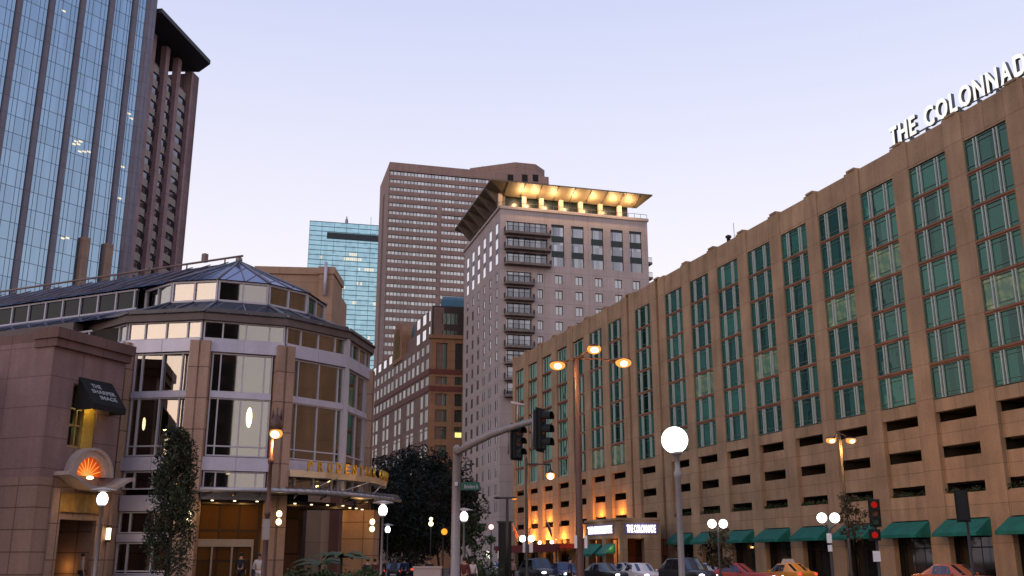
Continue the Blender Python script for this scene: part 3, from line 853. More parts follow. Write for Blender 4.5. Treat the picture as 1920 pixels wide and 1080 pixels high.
# chamfered corner body
body = MB()
fr_holes = []
s1, s2 = MA.px(817, 700)[0], MA.px(839, 700)[0]; s3, s4 = MA.px(853, 700)[0], MA.px(867, 700)[0]
zrows = [(mz(761), mz(738)), (mz(791), mz(768)), (mz(823), mz(800)), (mz(856), mz(835)), (mz(890), mz(869))]
zmid = (mz(723) + .4, mz(703) - .3); ztl = (mz(692), mz(643))
hz = sorted(zrows + [(mz(721), mz(706)), ztl])
wall_with_holes(body, MA, LMa, [(s1, s2, hz), (s3, s4, hz)], 0, zcor, .8)
body.prism([MA.P(.0, -.8, 0), MA.P(LMa, -.8, 0), MA.P(LMa, -20, 0), MA.P(0, -20, 0)], 0, zcor - .2)
body.box(MA, -.35, LMa, -.8, .5, zcor - .5, zcor + .35)
body.build('wall', brick_m, mid)
for (a, b) in ((s1, s2), (s3, s4)):
    for z0, z1 in hz:
        p_ = MB(); p_.box(MA, a, b, -.55, -.45, z0, z1); p_.build('window', mglass2, mid)
lit = MB(); s, z = MA.px(860, 815); lit.box(MA, s - .8, s + .8, -.44, -.40, z - .6, z + .5); s, z = MA.px(850, 838 - 23); 
s, z = MA.px(822, 626); lit.box(MA, s - .2, s + 2.2, -1.1, -1.0, z - .35, z + .3); lit.build('lit_window', emit('yellow office light', (1.0, .78, .25), 1.3), mid)
rbm = MB()
for z in (mz(729), mz(697)): rbm.box(MA, -.2, LMa, .0, .18, z - .55, z + .55); rbm.box(MS, .1, LMs + 8, .0, .18, z - .55, z + .55)
rbm.build('red_band', red_band, mid)
top = MB(); top.prism([MA.P(.3, -.9, 0), MA.P(LMa, -.9, 0), MA.P(LMa, -14, 0), MA.P(.3, -14, 0)], zcor + .3, zroof)
top.build('penthouse', mid_dark, mid)
for (y0, y1) in ((606, 586), (630, 618)):
    p_ = MB(); p_.box(MA, s1 - .1, s4 - 1.2, -.92, -.84, mz(y0), mz(y1)); p_.build('window', mglass2, mid)
tr = MB(); pts_ = []
teal_roof = M('teal metal roof', (.035, .10, .13), .5, amt=.15)
zz = zroof
prof = [(0, 0), (1.2, 2.0), (3.4, 3.6), (6, 4.2), (9, 4.2)]
for (a, b) in ((2.4, LMa),):
    vs = []
    for o, z in prof: vs += [MA.P(a + o * .35, -2.2 - o, zz + z), MA.P(b, -2.2 - o, zz + z)]
    tr.add(vs, [(2 * i, 2 * i + 1, 2 * i + 3, 2 * i + 2) for i in range(len(prof) - 1)], True)
    vs = [MA.P(a + o * .35, -2.2 - o, zz + z) for o, z in prof] + [MA.P(a + 3, -11.2, zz)]
    tr.add(vs, [tuple(range(len(vs)))])
tr.build('curved_roof', teal_roof, mid)
# long side
sd_ = MB()
side_holes = []
def sz(x, y): return MS.px(x, y)
nb = 17
SL = LMs + 10
zbot = 2.0
zz1 = zb3 + .4
step = SL / nb
ztop1 = zcor
rows_a = [(mz(642) - 3.4 * k - 2.4, mz(642) - 3.4 * k) for k in range(1)]
zu = [(mz(660), mz(645)), (mz(690), mz(672)), (mz(721), mz(706))]
zlow = [(a, b) for a, b in zrows]
for i in range(nb):
    s = 1.0 + i * step
    side_holes.append((s, s + step * .52, sorted(zu + ([] if i % 3 == 2 else zlow))))
wall_with_holes(sd_, MS, SL, side_holes, 0, zcor, .8)
sd_.prism([MS.P(0, -.8, 0), MS.P(SL, -.8, 0), MS.P(SL, -16, 0), MS.P(0, -16, 0)], 0, zcor - .3)
sd_.build('side_wall', brick_d, mid)
n = 0; rest = MB()
for i, (a, b, zs) in enumerate(side_holes):
    for z0, z1 in zs:
        p_ = MB(); p_.box(MS, a, b, -.3, .03, z0, z1); n += 1
        if n <= 76: p_.build('side_window', mglass, mid)
        else: rest.box(MS, a, b, -.3, .03, z0, z1)
tag(rest.build('side_window', mglass, mid), kind='stuff')
# stepped attic storeys along the side
at_ = MB(); aw = MB()
s_a, s_b = .4, MS.px(772, 640)[0]
at_.box(MS, s_a, s_b, -12, -.9, zcor - .3, zroof - .4)
s_c = MS.px(757, 640)[0]
at_.box(MS, s_b, s_c, -12, -.9, zcor - .3, zcor + 3.6)
at_.box(MS, MS.px(737, 650)[0], SL, -12, -.9, zcor - .3, zcor + 3.2)
at_.build('attic', brick_d, mid)
for z0, z1 in ((zcor + .6, zcor + 3.0), (zcor + 4.4, zcor + 6.8)):
    s = s_a + 1.2
    while s < s_b - 3: aw = MB(); aw.box(MS, s, s + 2.6, -.88, -.82, z0, z1); s += 5.2; aw.build('attic_window', lav, mid)
for i in range(8):
    s = MS.px(732, 650)[0] + 1 + i * 6
    if s < SL - 3: aw = MB(); aw.box(MS, s, s + 2.8, -.88, -.82, zcor + .6, zcor + 2.7); aw.build('attic_window', lav, mid)
# arched gable with gold lattice window
ac = MS.px(748, 620)[0]; arad = 4.6
gm = MB(); zA = zcor + 4.2
arc = [(ac + arad * cos(pi * i / 14), zA + arad * 1.15 * sin(pi * i / 14)) for i in range(15)]
prof = [(ac + arad, zcor - 1)] + arc + [(ac - arad, zcor - 1)]
n = len(prof)
gm.add([MS.P(s, .3, z) for s, z in prof] + [MS.P(s, -9, z) for s, z in prof], [(i, (i + 1) % n, n + (i + 1) % n, n + i) for i in range(n)] + [tuple(range(n)), tuple(range(2 * n - 1, n - 1, -1))])
gm.build('gable', brick_m, mid)
gw = MB(); ar2 = 2.7
prof = [(ac + ar2, zcor)] + [(ac + ar2 * cos(pi * i / 12), zA + ar2 * 1.3 * sin(pi * i / 12)) for i in range(13)] + [(ac - ar2, zcor)]
gw.add([MS.P(s, .34, z) for s, z in prof], [tuple(range(len(prof)))])
gw.build('arched_window', panels('gold lattice', (.20, .13, .012), (.04, .025, .01), .5, .7, .09, .5), mid)
vt = MB()
vs = []
for i in range(9): 
    a = pi * i / 8
    vs += [MS.P(ac - 8.8 + 3.8 * cos(a), -2, zcor + 4.5 + 3.6 * sin(a)), MS.P(ac - 8.8 + 3.8 * cos(a), -12, zcor + 4.5 + 3.6 * sin(a))]
vt.add(vs, [(2 * i, 2 * i + 1, 2 * i + 3, 2 * i + 2) for i in range(8)], True)
vt.add([MS.P(ac - 8.8 + 3.8 * cos(pi * i / 8), -2, zcor + 4.5 + 3.6 * sin(pi * i / 8)) for i in range(9)], [tuple(range(9))])
vt.build('barrel_roof', teal_roof, mid)

# ================================================================== GRANITE AND BLUE GLASS TOWER, LEFT
TA0 = pZ(375, 122, 140.0)
TP = Fr(TA0, 9, 1)                      # pier face, s negative towards the camera
granite = panels('mauve granite', (.27, .17, .175), (.13, .085, .085), 3.0, 4.0, .05, .08, amt=.16)
granite_d = panels('grey granite column', (.165, .150, .18), (.08, .07, .085), 3.0, 4.0, .05, .04, amt=.12)
lt_ = thing('office_tower', 'tall blue glass office tower with mauve granite piers and dark projecting roof', 'tower', TP.P(-13, -20, 0))
ZR = 136.0
xp = [TP.px(x, 167)[0] for x in (281, 309, 333, 362)]
sG = TP.px(266, 300)[0]
pier = MB()
for s in xp[:-1]: pier.box(TP, s - .95, s + .95, -1.6, 0, 0, ZR)
pier.box(TP, xp[-1] - 1.3, .2, -2.2, 0, 0, ZR)
for s in xp: pier.box(TP, s - 3.6, s + .1, -4.5, -2.2, 127, 130.4)
pier.build('pier', granite, lt_)
core = MB(); core.prism([TP.P(sG, -4.5, 0), TP.P(-.4, -4.5, 0), TP.P(-.4, -30, 0), TP.P(sG, -30, 0)], 0, 131); core.build('core', M('tower dark core', (.03, .026, .028), .6), lt_)
wn_ = MB()
for i in range(3):
    a, b = xp[i] + .95, xp[i + 1] - .95; sp = MB()
    for k in range(33):
        z = 128.5 - 4.0 * k
        if k < 22: sp.box(TP, a, b - 1.6, -4.45, -.75, z - 2.0, z)
        wn_.box(TP, a, b, -4.45, -1.1, z - 4.0, z - 2.0)
    sp.build('spandrel', M('olive grey spandrel', (.22, .185, .16), .5, amt=.1) if i == 0 else bpy.data.materials['olive grey spandrel'], lt_)
wn_.build('window_band', glassy('dark tower glass', (.012, .012, .013), (.6, .6, .7), .05, vary=.4), lt_)
side = MB(); side.box(Fr(TA0, 9 - 90, 1), .0, 26, -3, 0.0, 0, ZR); side.build('end_wall', granite, lt_)
# glass side: facets that turn away to the left
sG2 = TP.px(263, 300, 5.0)[0]
GP = TP.P(sG2, 5.0, 0)
TG = Fr(GP, 36, 1)
LG = -62
blue = glassy('blue curtain wall', (.024, .036, .048), (.30, .43, .56), .80, .03, cells=(1.72, 4.0, .0, (0, 0, 0)), vary=.16, edge=.2, wob=.02)
gp = MB(); gp.box(TG, LG, 0, -8, -.25, 0, 152); gp.build('curtain_wall', blue, lt_)
gp = MB(); gp.box(TG, LG, 0, -30, -8, 0, 150); gp.build('core_block', bpy.data.materials['tower dark core'], lt_)
xg = [TG.px(x, 160)[0] for x in (137, 193, 238)]
dpier = xg[1] - xg[2]
xs = [xg[2], xg[1], xg[0]]
while xs[-1] > LG + 8: xs.append(xs[-1] + (xs[2] - xs[1]))
pc = MB()
pc.lathe((TG.P(-1.2, -.9, 0)), [(1.7, 0), (1.7, 152)], 12)
pc.build('corner_column', granite_d, lt_)
pg = MB()
for s in xs:
    pg.box(TG, s - .6, s + .6, -.3, .3, 0, 152)
pg.build('glass_pier', granite_d, lt_)
lowp = MB()
for s in (xs[0] - .3, xs[1]): lowp.box(TG, s - .95, s + .95, -.3, .9, 0, TG.px(155, 445)[1])  # raised tan strips standing in for piers mirrored in the glass
lowp.build('reflected_pier', panels('tan pier reflection', (.25, .165, .125), (.14, .09, .07), 4, 4, .05, .04), lt_)
mu = MB()
allx = [0] + xs
for i in range(len(allx) - 1):
    a, b = allx[i], allx[i + 1]
    for q_ in (.22, .36, .64, .78): mu.box(TG, a + (b - a) * q_ - .05, a + (b - a) * q_ + .05, -.3, -.19, 0, 152)
for k in range(38): mu.box(TG, LG, 0, -.3, -.215, 4.0 * k - .06, 4.0 * k + .06)
mu.build('mullion', M('blue mullion', (.12, .165, .22), .4), lt_)
clm = emit('ceiling light', (1.0, .88, .62), 1.1)
rng = random.Random(5)
for (x, y, n) in ((136, 270, 2), (147, 284, 3), (140, 265, 2), (117, 20, 1), (240, 213, 1), (244, 222, 1), (228, 313, 1), (222, 372, 1), (115, 447, 2), (130, 185, 1)):
    s, z = TG.px(x, y)
    for i in range(n): ol = MB(); ol.box(TG, s + i * 1.1, s + i * 1.1 + .9, -.24, -.2, z + i * .35, z + .4 + i * .35); ol.build('ceiling_light', clm, lt_)
rf = MB()
P1 = pZ(395, 112, 138.0); P4 = pZ(374, 127, 138.0)
LR = (P1 - TA0).dot(TP.d) - sG2 - .6
rp = [P1, P1 - TP.d * LR, P1 - TP.d * LR - TP.n * 15, P4 - TP.n * 10 - TP.d * 2, P4]
rf.prism([(q.x, q.y) for q in rp], 136.6, 137.8)
rf.build('roof_canopy', M('dark roof soffit', (.016, .017, .020), .6, amt=.2), lt_)

# ================================================================== TAN BLOCK BEHIND THE PAVILION
tan = panels('tan precast', (.36, .225, .15), (.26, .155, .10), 6.0, 3.0, .03, .03, amt=.12)
tb = thing('tan_block', 'plain tan precast block with a chimney stack rising behind the glass pavilion', 'building', (-17, 84, 0))
m = MB(); a = pY(478, 505, 80); b = pY(600, 513, 80)
m.prism([(a.x, 80), (b.x + .3, 80.5), (b.x + .3, 92), (a.x, 92)], 0, a.z)
m.prism([(a.x, 79.85), (b.x + .1, 80.35), (b.x + .1, 81), (a.x, 81)], a.z - .35, a.z + .25)
m.build('wall', tan, tb)
m = MB(); c0 = pY(600, 503, 79.6); c1 = pY(626, 503, 79.6)
m.prism([(c0.x, 79.5), (c1.x, 79.6), (c1.x, 84), (c0.x, 84)], 0, c0.z - .1)
m.prism([(c0.x - .1, 79.4), (c1.x + .1, 79.5), (c1.x + .1, 84.1), (c0.x - .1, 84.1)], c0.z - .5, c0.z + .1)
m.build('stack', tan, tb)
m = MB(); p = pY(611, 505, 79.3); m.tube([p - Vector((0, 0, 2.2)), p + Vector((0, 0, .6))], .14, 8); m.build('vent_pipe', metal_light, tb)
m = MB(); p0 = pY(622, 592, 83); p1 = pY(652, 612, 83)
m.prism([(p0.x - 2, 83), (p1.x, 83), (p1.x, 90), (p0.x - 2, 90)], 0, p1.z); m.build('rear_wing', M('red brown rear wall', (.17, .075, .055), .8), tb)

# ================================================================== GLASS PAVILION
O = Vector((-17.4, 61.2, 0)); RP = 8.55
pav = thing('glass_pavilion', 'many sided glass pavilion with stone piers, lantern roof and curved entrance canopy', 'pavilion', O)
stone = panels('pink tan stone', (.35, .225, .165), (.16, .09, .065), 1.6, 1.65, .03, .10, amt=.24, rough=.7)
frame_w = M('pale window frame', (.46, .43, .47), .4, amt=.1)
clear = clear_glass('pavilion glass', (.55, .55, .55), .28, .40)
refl_cream = M('cream blind', (.56, .46, .40), .9, amt=.1)
refl_floor_brown = M('brown reflection and floor', (.20, .125, .095), .9, amt=.2)
inner_dark = M('dark interior wall', (.035, .03, .024), .9, amt=.2)
roof_glass = glassy('roof glass', (.028, .034, .060), (.42, .46, .62), .22, .12, cells=(1.1, 9, .06, (.12, .12, .15)), vary=.35)
skirt_glass = glassy('skirt roof glass', (.020, .021, .028), (.40, .42, .52), .10, .15, cells=(1.1, 9, .06, (.10, .10, .12)), vary=.35, edge=.35)
fascia_m = M('bronze fascia', (.12, .085, .08), .6)
def V(phi, r, z=0): a = R(phi); return Vector((O.x + r * sin(a), O.y - r * cos(a), z))
PH0 = 5
def face(k, r=RP): # frame of the face from vertex k to k+1, and its length
    p0, p1 = V(PH0 + 30 * k, r), V(PH0 + 30 * (k + 1), r)
    return Fr(p0, 90 - (PH0 + 30 * k + 15), 1), (p1 - p0).length
FACES = [-3, -2, -1, 0, 1, 2, 3]
metal = MB(); fas = MB(); flo = MB()
for k in FACES:
    fr, L = face(k)
    ext = .12
    for z0, z1 in ((12.46, 13.14), (6.17, 6.87)):
        h = L / 2; metal = MB()
        metal.box(fr, .06, h - .012, -.35, .14, z0, z1); metal.box(fr, h + .012, L - .06, -.35, .14, z0, z1)
        metal.box(fr, h - .012, h + .012, -.35, .11, z0 + .01, z1 - .01); metal.build('metal_band', metal_light, pav)
for r0, r1, z0, z1 in ((RP - .5, RP + .20, 14.16, 14.56),):
    for k in FACES + [4, -4]:
        a, b = PH0 + 30 * k, PH0 + 30 * (k + 1)
        pi_, po_, qi, qo = V(a, r0), V(a, r1), V(b, r0), V(b, r1)
        fas.prism([pi_, po_, qo, qi], z0, z1)
fas.build('fascia', fascia_m, pav)
refl_panels = {-2: (.45, refl_cream), -1: (.62, refl_cream), 0: (.62, refl_floor_brown), 1: (.03, refl_floor_brown), 2: (.03, M('olive reflection', (.05, .04, .025), .9)), 3: (.03, inner_dark), -3: (.4, refl_cream)}  # panels behind the glass, their tones standing in for pane reflections
for k in FACES:
    fr, L = face(k)
    a, b = (.62, L - .62) if k in (-1, 0) else (.5, L - .5)
    if k == 1: a, b = .55, L - .16
    if k == 2: a, b = .16, L - .5
    h = (a + b) / 2
    # clerestory
    def framed(name, z0, z1, xs, zs, s0, s1, o=-.10, w_=.036):
        f_ = MB()
        for x in [s0 + w_] + list(xs) + [s1 - w_]: f_.box(fr, x - w_, x + w_, o - .08, o + .09, z0, z1)
        for z in [z0 + w_] + list(zs) + [z1 - w_]: f_.box(fr, s0 + .002, s1 - .002, o - .078, o + .075, z - w_, z + w_)
        w_o = f_.build(name, frame_w, pav)
        g_ = MB()
        if k == -1 and name == 'tall_window':      # panes skewed so that they mirror bright sky, not the shop
            a_, b_ = s0 + .02, s1 - .02
            g_.add([fr.P(a_, o, z0), fr.P(b_, o - .24, z0), fr.P(b_, o - .24, z1), fr.P(a_, o, z1)], ((0, 1, 2, 3),))
        else: g_.box(fr, s0 + .02, s1 - .02, o - .02, o, z0 + .02, z1 - .02)
        g_.build('pane', clear, w_o)
        return w_o
    framed('clerestory_window', 13.16, 14.15, [L * .24, L * .52, L * .80], [], .06, L - .06)
    w_o = framed('tall_window', 10.30, 12.42, [a + .45, h + .05, b - .4], [], a, b)
    w_o = framed('tall_window', 6.92, 10.0, [a + .45, h + .05, b - .4], [7.45], a, b)
    t_ = MB(); t_.box(fr, a, b, -.2, .06, 10.0, 10.30); t_.build('transom', metal_light, pav)
    w_o = framed('low_window', 5.2, 6.14, [a + .62, h + .05, b - .5], [], a, b)
    f0, bm_at = refl_panels[k]
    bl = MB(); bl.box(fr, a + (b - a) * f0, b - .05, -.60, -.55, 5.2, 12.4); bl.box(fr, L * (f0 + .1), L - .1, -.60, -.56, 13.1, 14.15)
    bl.build('reflection_panel', bm_at, pav)
    if k in (-3, -2, -1):            # bays that go down to the ground left of the entrance
        for z0, z1 in ((4.1, 4.9), (2.55, 2.95), (0.0, .9)): s_ = MB(); s_.box(fr, a, b, -.3, .08, z0, z1); s_.build('metal_band', metal_light, pav)
        framed('low_window', 2.98, 4.07, [a + .62, h + .4], [], a, b)
        framed('low_window', .93, 2.52, [a + .62, h + .4], [1.1], a, b)
for ph, wd_, zt_ in ((-25, 1.02, 13.0), (5, 1.05, 13.0), (35, .98, 13.0), (95, .95, 13.0), (-55, 1.0, 13.0)):
    fr = Fr(V(ph, RP), 90 - ph, 1); pm_ = MB()
    pm_.box(fr, -wd_ / 2, -.05, -.55, .30, 0, zt_); pm_.box(fr, .05, wd_ / 2, -.55, .30, 0, zt_); pm_.box(fr, -.05, .05, -.5, .22, 0, zt_ - .05)
    pm_.box(fr, -wd_ / 2 - .12, wd_ / 2 + .12, -.55, .42, 0, .85)
    pm_.build('stone_pier', stone, pav)
e_ = MB(); fr = Fr(V(65, RP), 25, 1); e_.box(fr, -.14, .14, -.3, .12, 5.1, 14.15); e_.build('corner_mullion', frame_w, pav)
# interior: core, floors
c_ = MB(); c_.lathe(O, [(5.2, 4.6), (5.2, 14)], 12, False); c_.build('inner_core', inner_dark, pav)
f_ = MB(); f_.prism([V(PH0 + 30 * k, RP - .7) for k in range(12)], 6.2, 6.8); f_.prism([V(PH0 + 30 * k, RP - .7) for k in range(12)], 12.5, 13.05); f_.build('inner_floor', refl_floor_brown, pav)
il = MB(); p = pY(467, 783, 53.75); il.ball(p, .16, .16, .55); il.build('interior_lamp', lamp_warm, pav); il = MB()
p2 = pY(268, 795, 55.0); il.ball(p2, .14, .14, .42); il.build('interior_lamp', lamp_warm, pav); il = MB(); p3 = pY(427, 886, 54.2); il.ball(p3, .12)
il.build('interior_lamp', lamp_warm, pav)
for p, e in ((p + Vector((.1, 1.2, 0)), 40), (p2 + Vector((0, 1.0, 0)), 30), (V(50, 6.5, 9), 60), (V(80, 6.5, 9), 30)): lamp(p, e, WARM, .3, pav)
# skirt roof, lantern, top roof
sk = MB(); top = MB(); rib = MB(); lan = MB(); lmb = MB()
R2 = 5.5
ZE, ZL0, ZL1, ZA = 14.56, 16.0, 17.25, 20.0
for k in range(-4, 6):
    a, b = PH0 + 30 * k, PH0 + 30 * (k + 1)
    sk.add([V(a, RP + .3, ZE), V(b, RP + .3, ZE), V(b, R2, ZL0), V(a, R2, ZL0)], ((0, 1, 2, 3),))
    top.add([V(a, R2 + .2, ZL1 + .02), V(b, R2 + .2, ZL1 + .02), V(a, 0, ZA)], ((0, 1, 2),))
    for p, q_ in ((V(a, RP + .3, ZE + .05), V(a, R2, ZL0 + .04)), (V(a, R2 + .2, ZL1 + .05), V(a, 0, ZA + .03))): rib.tube([p, q_], .07, 5)
    for t_ in (.5,):
        m0 = V(a, RP + .3, ZE + .04).lerp(V(b, RP + .3, ZE + .04), t_); m1 = V(a, R2, ZL0 + .03).lerp(V(b, R2, ZL0 + .03), t_); rib.tube([m0, m1], .045, 5)
        m0 = V(a, R2 + .2, ZL1 + .04).lerp(V(b, R2 + .2, ZL1 + .04), t_); rib.tube([m0, V(0, 0, ZA + .02)], .035, 5)
sk.build('skirt_roof', skirt_glass, pav, fix=False)
top.build('top_roof', roof_glass, pav, fix=False)
rib.build('roof_rib', M('roof rib metal', (.17, .165, .19), .5, amt=.1), pav)
# snow guard along the skirt
sg_ = MB()
for k in range(-3, 4):
    fr, L = face(k, RP + .1)
    sg_.box(fr, .1, L - .1, .0, .03, ZE + .02, ZE + .28)
sg_.build('eave_rail', M('grey eave rail', (.10, .09, .095), .5), pav)
pale_refl = M('pale lantern blind', (.52, .50, .45), .9, amt=.12, fine=3)  # lantern panel tones stand in for what the panes mirror
grey_refl = M('grey lantern blind', (.13, .12, .115), .9, amt=.15, fine=3)
for k in range(-4, 5):
    a, b = PH0 + 30 * k, PH0 + 30 * (k + 1)
    fr, L = face(k, R2)
    f_ = MB()
    for x in (.06, L / 2, L - .06): f_.box(fr, x - .05, x + .05, -.12, .06, ZL0, ZL1)
    for z in (ZL0 + .05, ZL1 - .05): f_.box(fr, 0, L, -.12, .05, z - .06, z + .06)
    wo = f_.build('lantern_window', frame_w, pav)
    g_ = MB(); g_.box(fr, .05, L - .05, -.06, -.04, ZL0, ZL1); g_.build('pane', clear, wo)
    b_ = MB()
    if k == -1: b_.box(fr, .05, L - .05, -.3, -.25, ZL0, ZL1); b_.build('reflection_panel', pale_refl, wo)
    elif k in (0, 1): b_.box(fr, L * (.5 if k == 0 else .02), L - .05, -.3, -.25, ZL0, ZL1); b_.build('reflection_panel', grey_refl, wo)
lc = MB(); lc.lathe(O, [(4.7, ZL0 - .2), (4.7, ZL1 + .1)], 12, False); lc.build('lantern_core', dark_room, pav)
pk = MB(); tip = O + Vector((0, 0, ZA)); pk.ball(tip + Vector((0, 0, .12)), .22)
# long wing running left from the rotunda
WD = Vector((sin(R(-66)), cos(R(-66)), 0)); WN = Vector((-WD.y, WD.x, 0)) * 1.0
if WN.y > 0: WN = -WN
WF = Fr(O, -66, 1); WF.n = WN
LWg = 44
wr = MB()
def strip_(mb, o0, z0, o1, z1): mb.add([WF.P(0, o0, z0), WF.P(LWg, o0, z0), WF.P(LWg, o1, z1), WF.P(0, o1, z1)], ((0, 1, 2, 3),))
strip_(wr, RP + .1, ZE, R2 - .25, ZL0); strip_(wr, R2 - .05, ZL1 + .03, 0, ZA); strip_(wr, 0, ZA, -R2, ZL1); strip_(wr, -R2, ZL0, -RP, ZE)
wr.build('wing_roof', roof_glass, pav, fix=False)
wb = MB(); wb.box(WF, 0, LWg, -RP + .4, RP - .4, 0, ZE - .45); wb.box(WF, 0, LWg, -4.5, 4.5, ZL0 - .1, ZL1); wb.build('wing_core', inner_dark, pav)
wfz = MB(); wfz.box(WF, 4, LWg, RP - .5, RP + .2, 14.1, 14.55); wfz.build('fascia', fascia_m, pav)
wfz = MB(); wfz.box(WF, 4, LWg, RP - .5, RP - .2, 12.4, 13.1); wfz.build('metal_band', metal_light, pav)
wlf = MB(); wlg = MB()
for i in range(28):
    s = 3.2 + i * 1.45; wlf.box(WF, s - .05, s + .05, R2 - .42, R2 - .22, ZL0, ZL1)
    wlf.box(WF, s - .04, s + .04, RP - .42, RP - .22, 13.1, 14.1)
for z in (ZL0 + .05, ZL1 - .05): wlf.box(WF, 3, LWg, R2 - .42, R2 - .24, z - .05, z + .05)
wlf.box(WF, 3, LWg, RP - .42, RP - .24, 14.0, 14.1)
o_ = wlf.build('wing_window', frame_w, pav)
wlg.box(WF, 3, LWg, R2 - .36, R2 - .33, ZL0, ZL1); wlg.box(WF, 3, LWg, RP - .36, RP - .33, 13.1, 14.1); wlg.build('pane', glassy('dark wing glass', (.02, .018, .014), (.5, .5, .52), .04, vary=.3, edge=.12), o_)
rl = MB(); rl.tube([WF.P(-.4, .15, ZA + .3), WF.P(LWg, .15, ZA + .3)], .07, 6)
for i in range(14): s = 1 + i * 3.1; rl.tube([WF.P(s, .15, ZA - .1), WF.P(s, .15, ZA + .32)], .05, 5)
rl.box(WF, 2.6, 2.9, -.1, .2, ZA + .3, ZA + .85)
for i in range(30): s = .8 + i * 1.45; rl.tube([WF.P(s, R2 - .02, ZL1 + .08), WF.P(s, 0.05, ZA + .05)], .035, 4)
rl.build('ridge_rail', M('ridge rail', (.20, .13, .11), .5), pav)
pk.build('finial', metal_grey, pav)
# ---- entrance level: recess, inner walls, soffit, right stone wall
CZ = 5.0
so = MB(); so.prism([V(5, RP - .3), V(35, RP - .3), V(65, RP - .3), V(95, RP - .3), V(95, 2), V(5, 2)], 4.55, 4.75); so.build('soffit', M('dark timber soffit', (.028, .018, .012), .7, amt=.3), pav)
fr0, L0 = face(0)
inn_ = MB(); inn_.box(fr0, -.3, L0 + .2, -3.4, -3.1, 0, 4.55)
inn_.build('inner_wall', panels('warm entrance glazing', (.16, .075, .022), (.07, .05, .04), 1.05, 1.6, .07, .45), pav)
dbar = MB(); dbar.box(fr0, .4, L0 - .7, -3.05, -2.95, 2.35, 2.75); 
for x in (.5, 1.55, 2.6, L0 - .75): dbar.box(fr0, x - .05, x + .05, -3.06, -2.96, 0, 2.35)
dbar.build('door_frame', frame_w, pav)
lw_ = MB(); lw_.box(fr0, -.5, .25, -3.1, -.6, 0, 4.55); lw_.build('side_wall', stone, pav)
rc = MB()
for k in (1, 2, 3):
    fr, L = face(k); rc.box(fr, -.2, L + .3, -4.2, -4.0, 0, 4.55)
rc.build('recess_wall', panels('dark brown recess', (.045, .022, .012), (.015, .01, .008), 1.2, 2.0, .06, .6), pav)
pw = MB(); p0, p1 = pY(641, 1000, 60.5), pY(697, 1000, 60.0)
rwf = Fr((p0.x, p0.y), 97, 1); pw.box(rwf, 0, (p1 - p0).length, -1.4, 0, 0, 4.5); pw.build('entrance_wall', panels('tan stone courses', (.36, .22, .14), (.16, .09, .05), 4.0, .95, .03, .06), pav)
beam = MB(); beam.box(fr0, .55, L0 - .5, -.4, .1, 4.7, 5.15)
beam.build('lintel', metal_light, pav)
dl = MB()
for x, y in ((398, 939), (440, 940), (482, 941), (553, 945), (584, 947), (614, 948), (643, 949), (656, 953), (668, 954), (679, 956)):
    q_ = pZ(x, y, 4.5); dl.lathe(q_, [(.07, 0), (.07, .04)], 8)
dl.build('downlight', lamp_warm, pav)
for ph, rr, e in ((14, 7.0, 24), (26, 6.5, 20), (50, 7, 12), (80, 7.2, 14)): lamp(V(ph, rr, 4.2), e, (1.0, .55, .18), .1, pav, 'downlight')
lamp(pY(672, 962, 58.9), 42, (1.0, .55, .2), .1, pav, 'downlight')
# wall sconces: two small globes on a bracket
def sconce(p, n_, name='wall_sconce', e=7):
    s_ = MB(); s_.tube([p - n_ * .3, p], .03, 5); s_.ball(p, .06); o = s_.build(name, metal_dark, pav)
    g_ = MB(); g_.ball(p + Vector((0, 0, .2)), .15, .15, .17); g_.ball(p - Vector((0, 0, .2)), .15, .15, .17); g_.build('globe', lamp_warm, o)
    lamp(p + n_ * .25, e, WARM, .1, o)
sconce(pY(523, 971, 53.0), Vector((sin(R(35)), -cos(R(35)), 0)))
sconce(pY(355, 970, 51.8), Vector((0, -1, 0)))
sconce(pY(698, 985, 59.6), Vector((.8, -.6, 0)))
# ---- canopy: glazed metal louvre following the facets, then sweeping to the right
cp = [pZ(x, y, CZ) for x, y in ((300, 917), (375, 917), (508, 919), (590, 922), (645, 926), (700, 932), (736, 936), (750, 939))]
ci = [V(-14, RP), V(6, RP), V(33, RP), V(48, RP), V(64, RP), V(84, RP), V(97, RP), V(100, RP + .3)]
cn = MB(); ed = MB(); fin = MB()
for i in range(1, len(cp) - 1):
    a, b, c, d = ci[i], ci[i + 1], cp[i + 1], cp[i]
    up = Vector((0, 0, 1))
    cn.add([Vector((a.x, a.y, CZ + .05)), Vector((b.x, b.y, CZ + .05)), c - up * .06, d - up * .06,
            Vector((a.x, a.y, CZ + .12)), Vector((b.x, b.y, CZ + .12)), c + up * .02, d + up * .02], ((0, 1, 2, 3), (4, 7, 6, 5), (0, 4, 5, 1), (1, 5, 6, 2), (2, 6, 7, 3), (3, 7, 4, 0)))
ed.tube(cp[1:], .11, 8)
nfin = 26
for j in range(nfin):
    t_ = 2 + 4.8 * j / (nfin - 1); i = min(int(t_), 6); f_ = t_ - i
    a = ci[i].lerp(ci[min(i + 1, 7)], f_); b = cp[i].lerp(cp[min(i + 1, 7)], f_)
    a = Vector((a.x, a.y, CZ)) ; dirn = (b - a).normalized(); tv = dirn.cross(Vector((0, 0, 1))) * .10
    s0 = a + dirn * .3
    fin.add([s0 - tv + Vector((0, 0, .02)), s0 + tv + Vector((0, 0, .22)), b + dirn * .15 + tv + Vector((0, 0, .28)), b + dirn * .15 - tv + Vector((0, 0, -.02))], ((0, 1, 2, 3),))
cn.build('entrance_canopy', M('canopy metal', (.20, .20, .23), .45, .3, amt=.15), pav)
ed.build('canopy_edge', M('canopy edge tube', (.42, .40, .43), .35, .3, amt=.1), pav)
fin.build('canopy_fin', M('canopy fin', (.34, .33, .36), .4, .3, amt=.1), pav, fix=False)
cbm = MB()
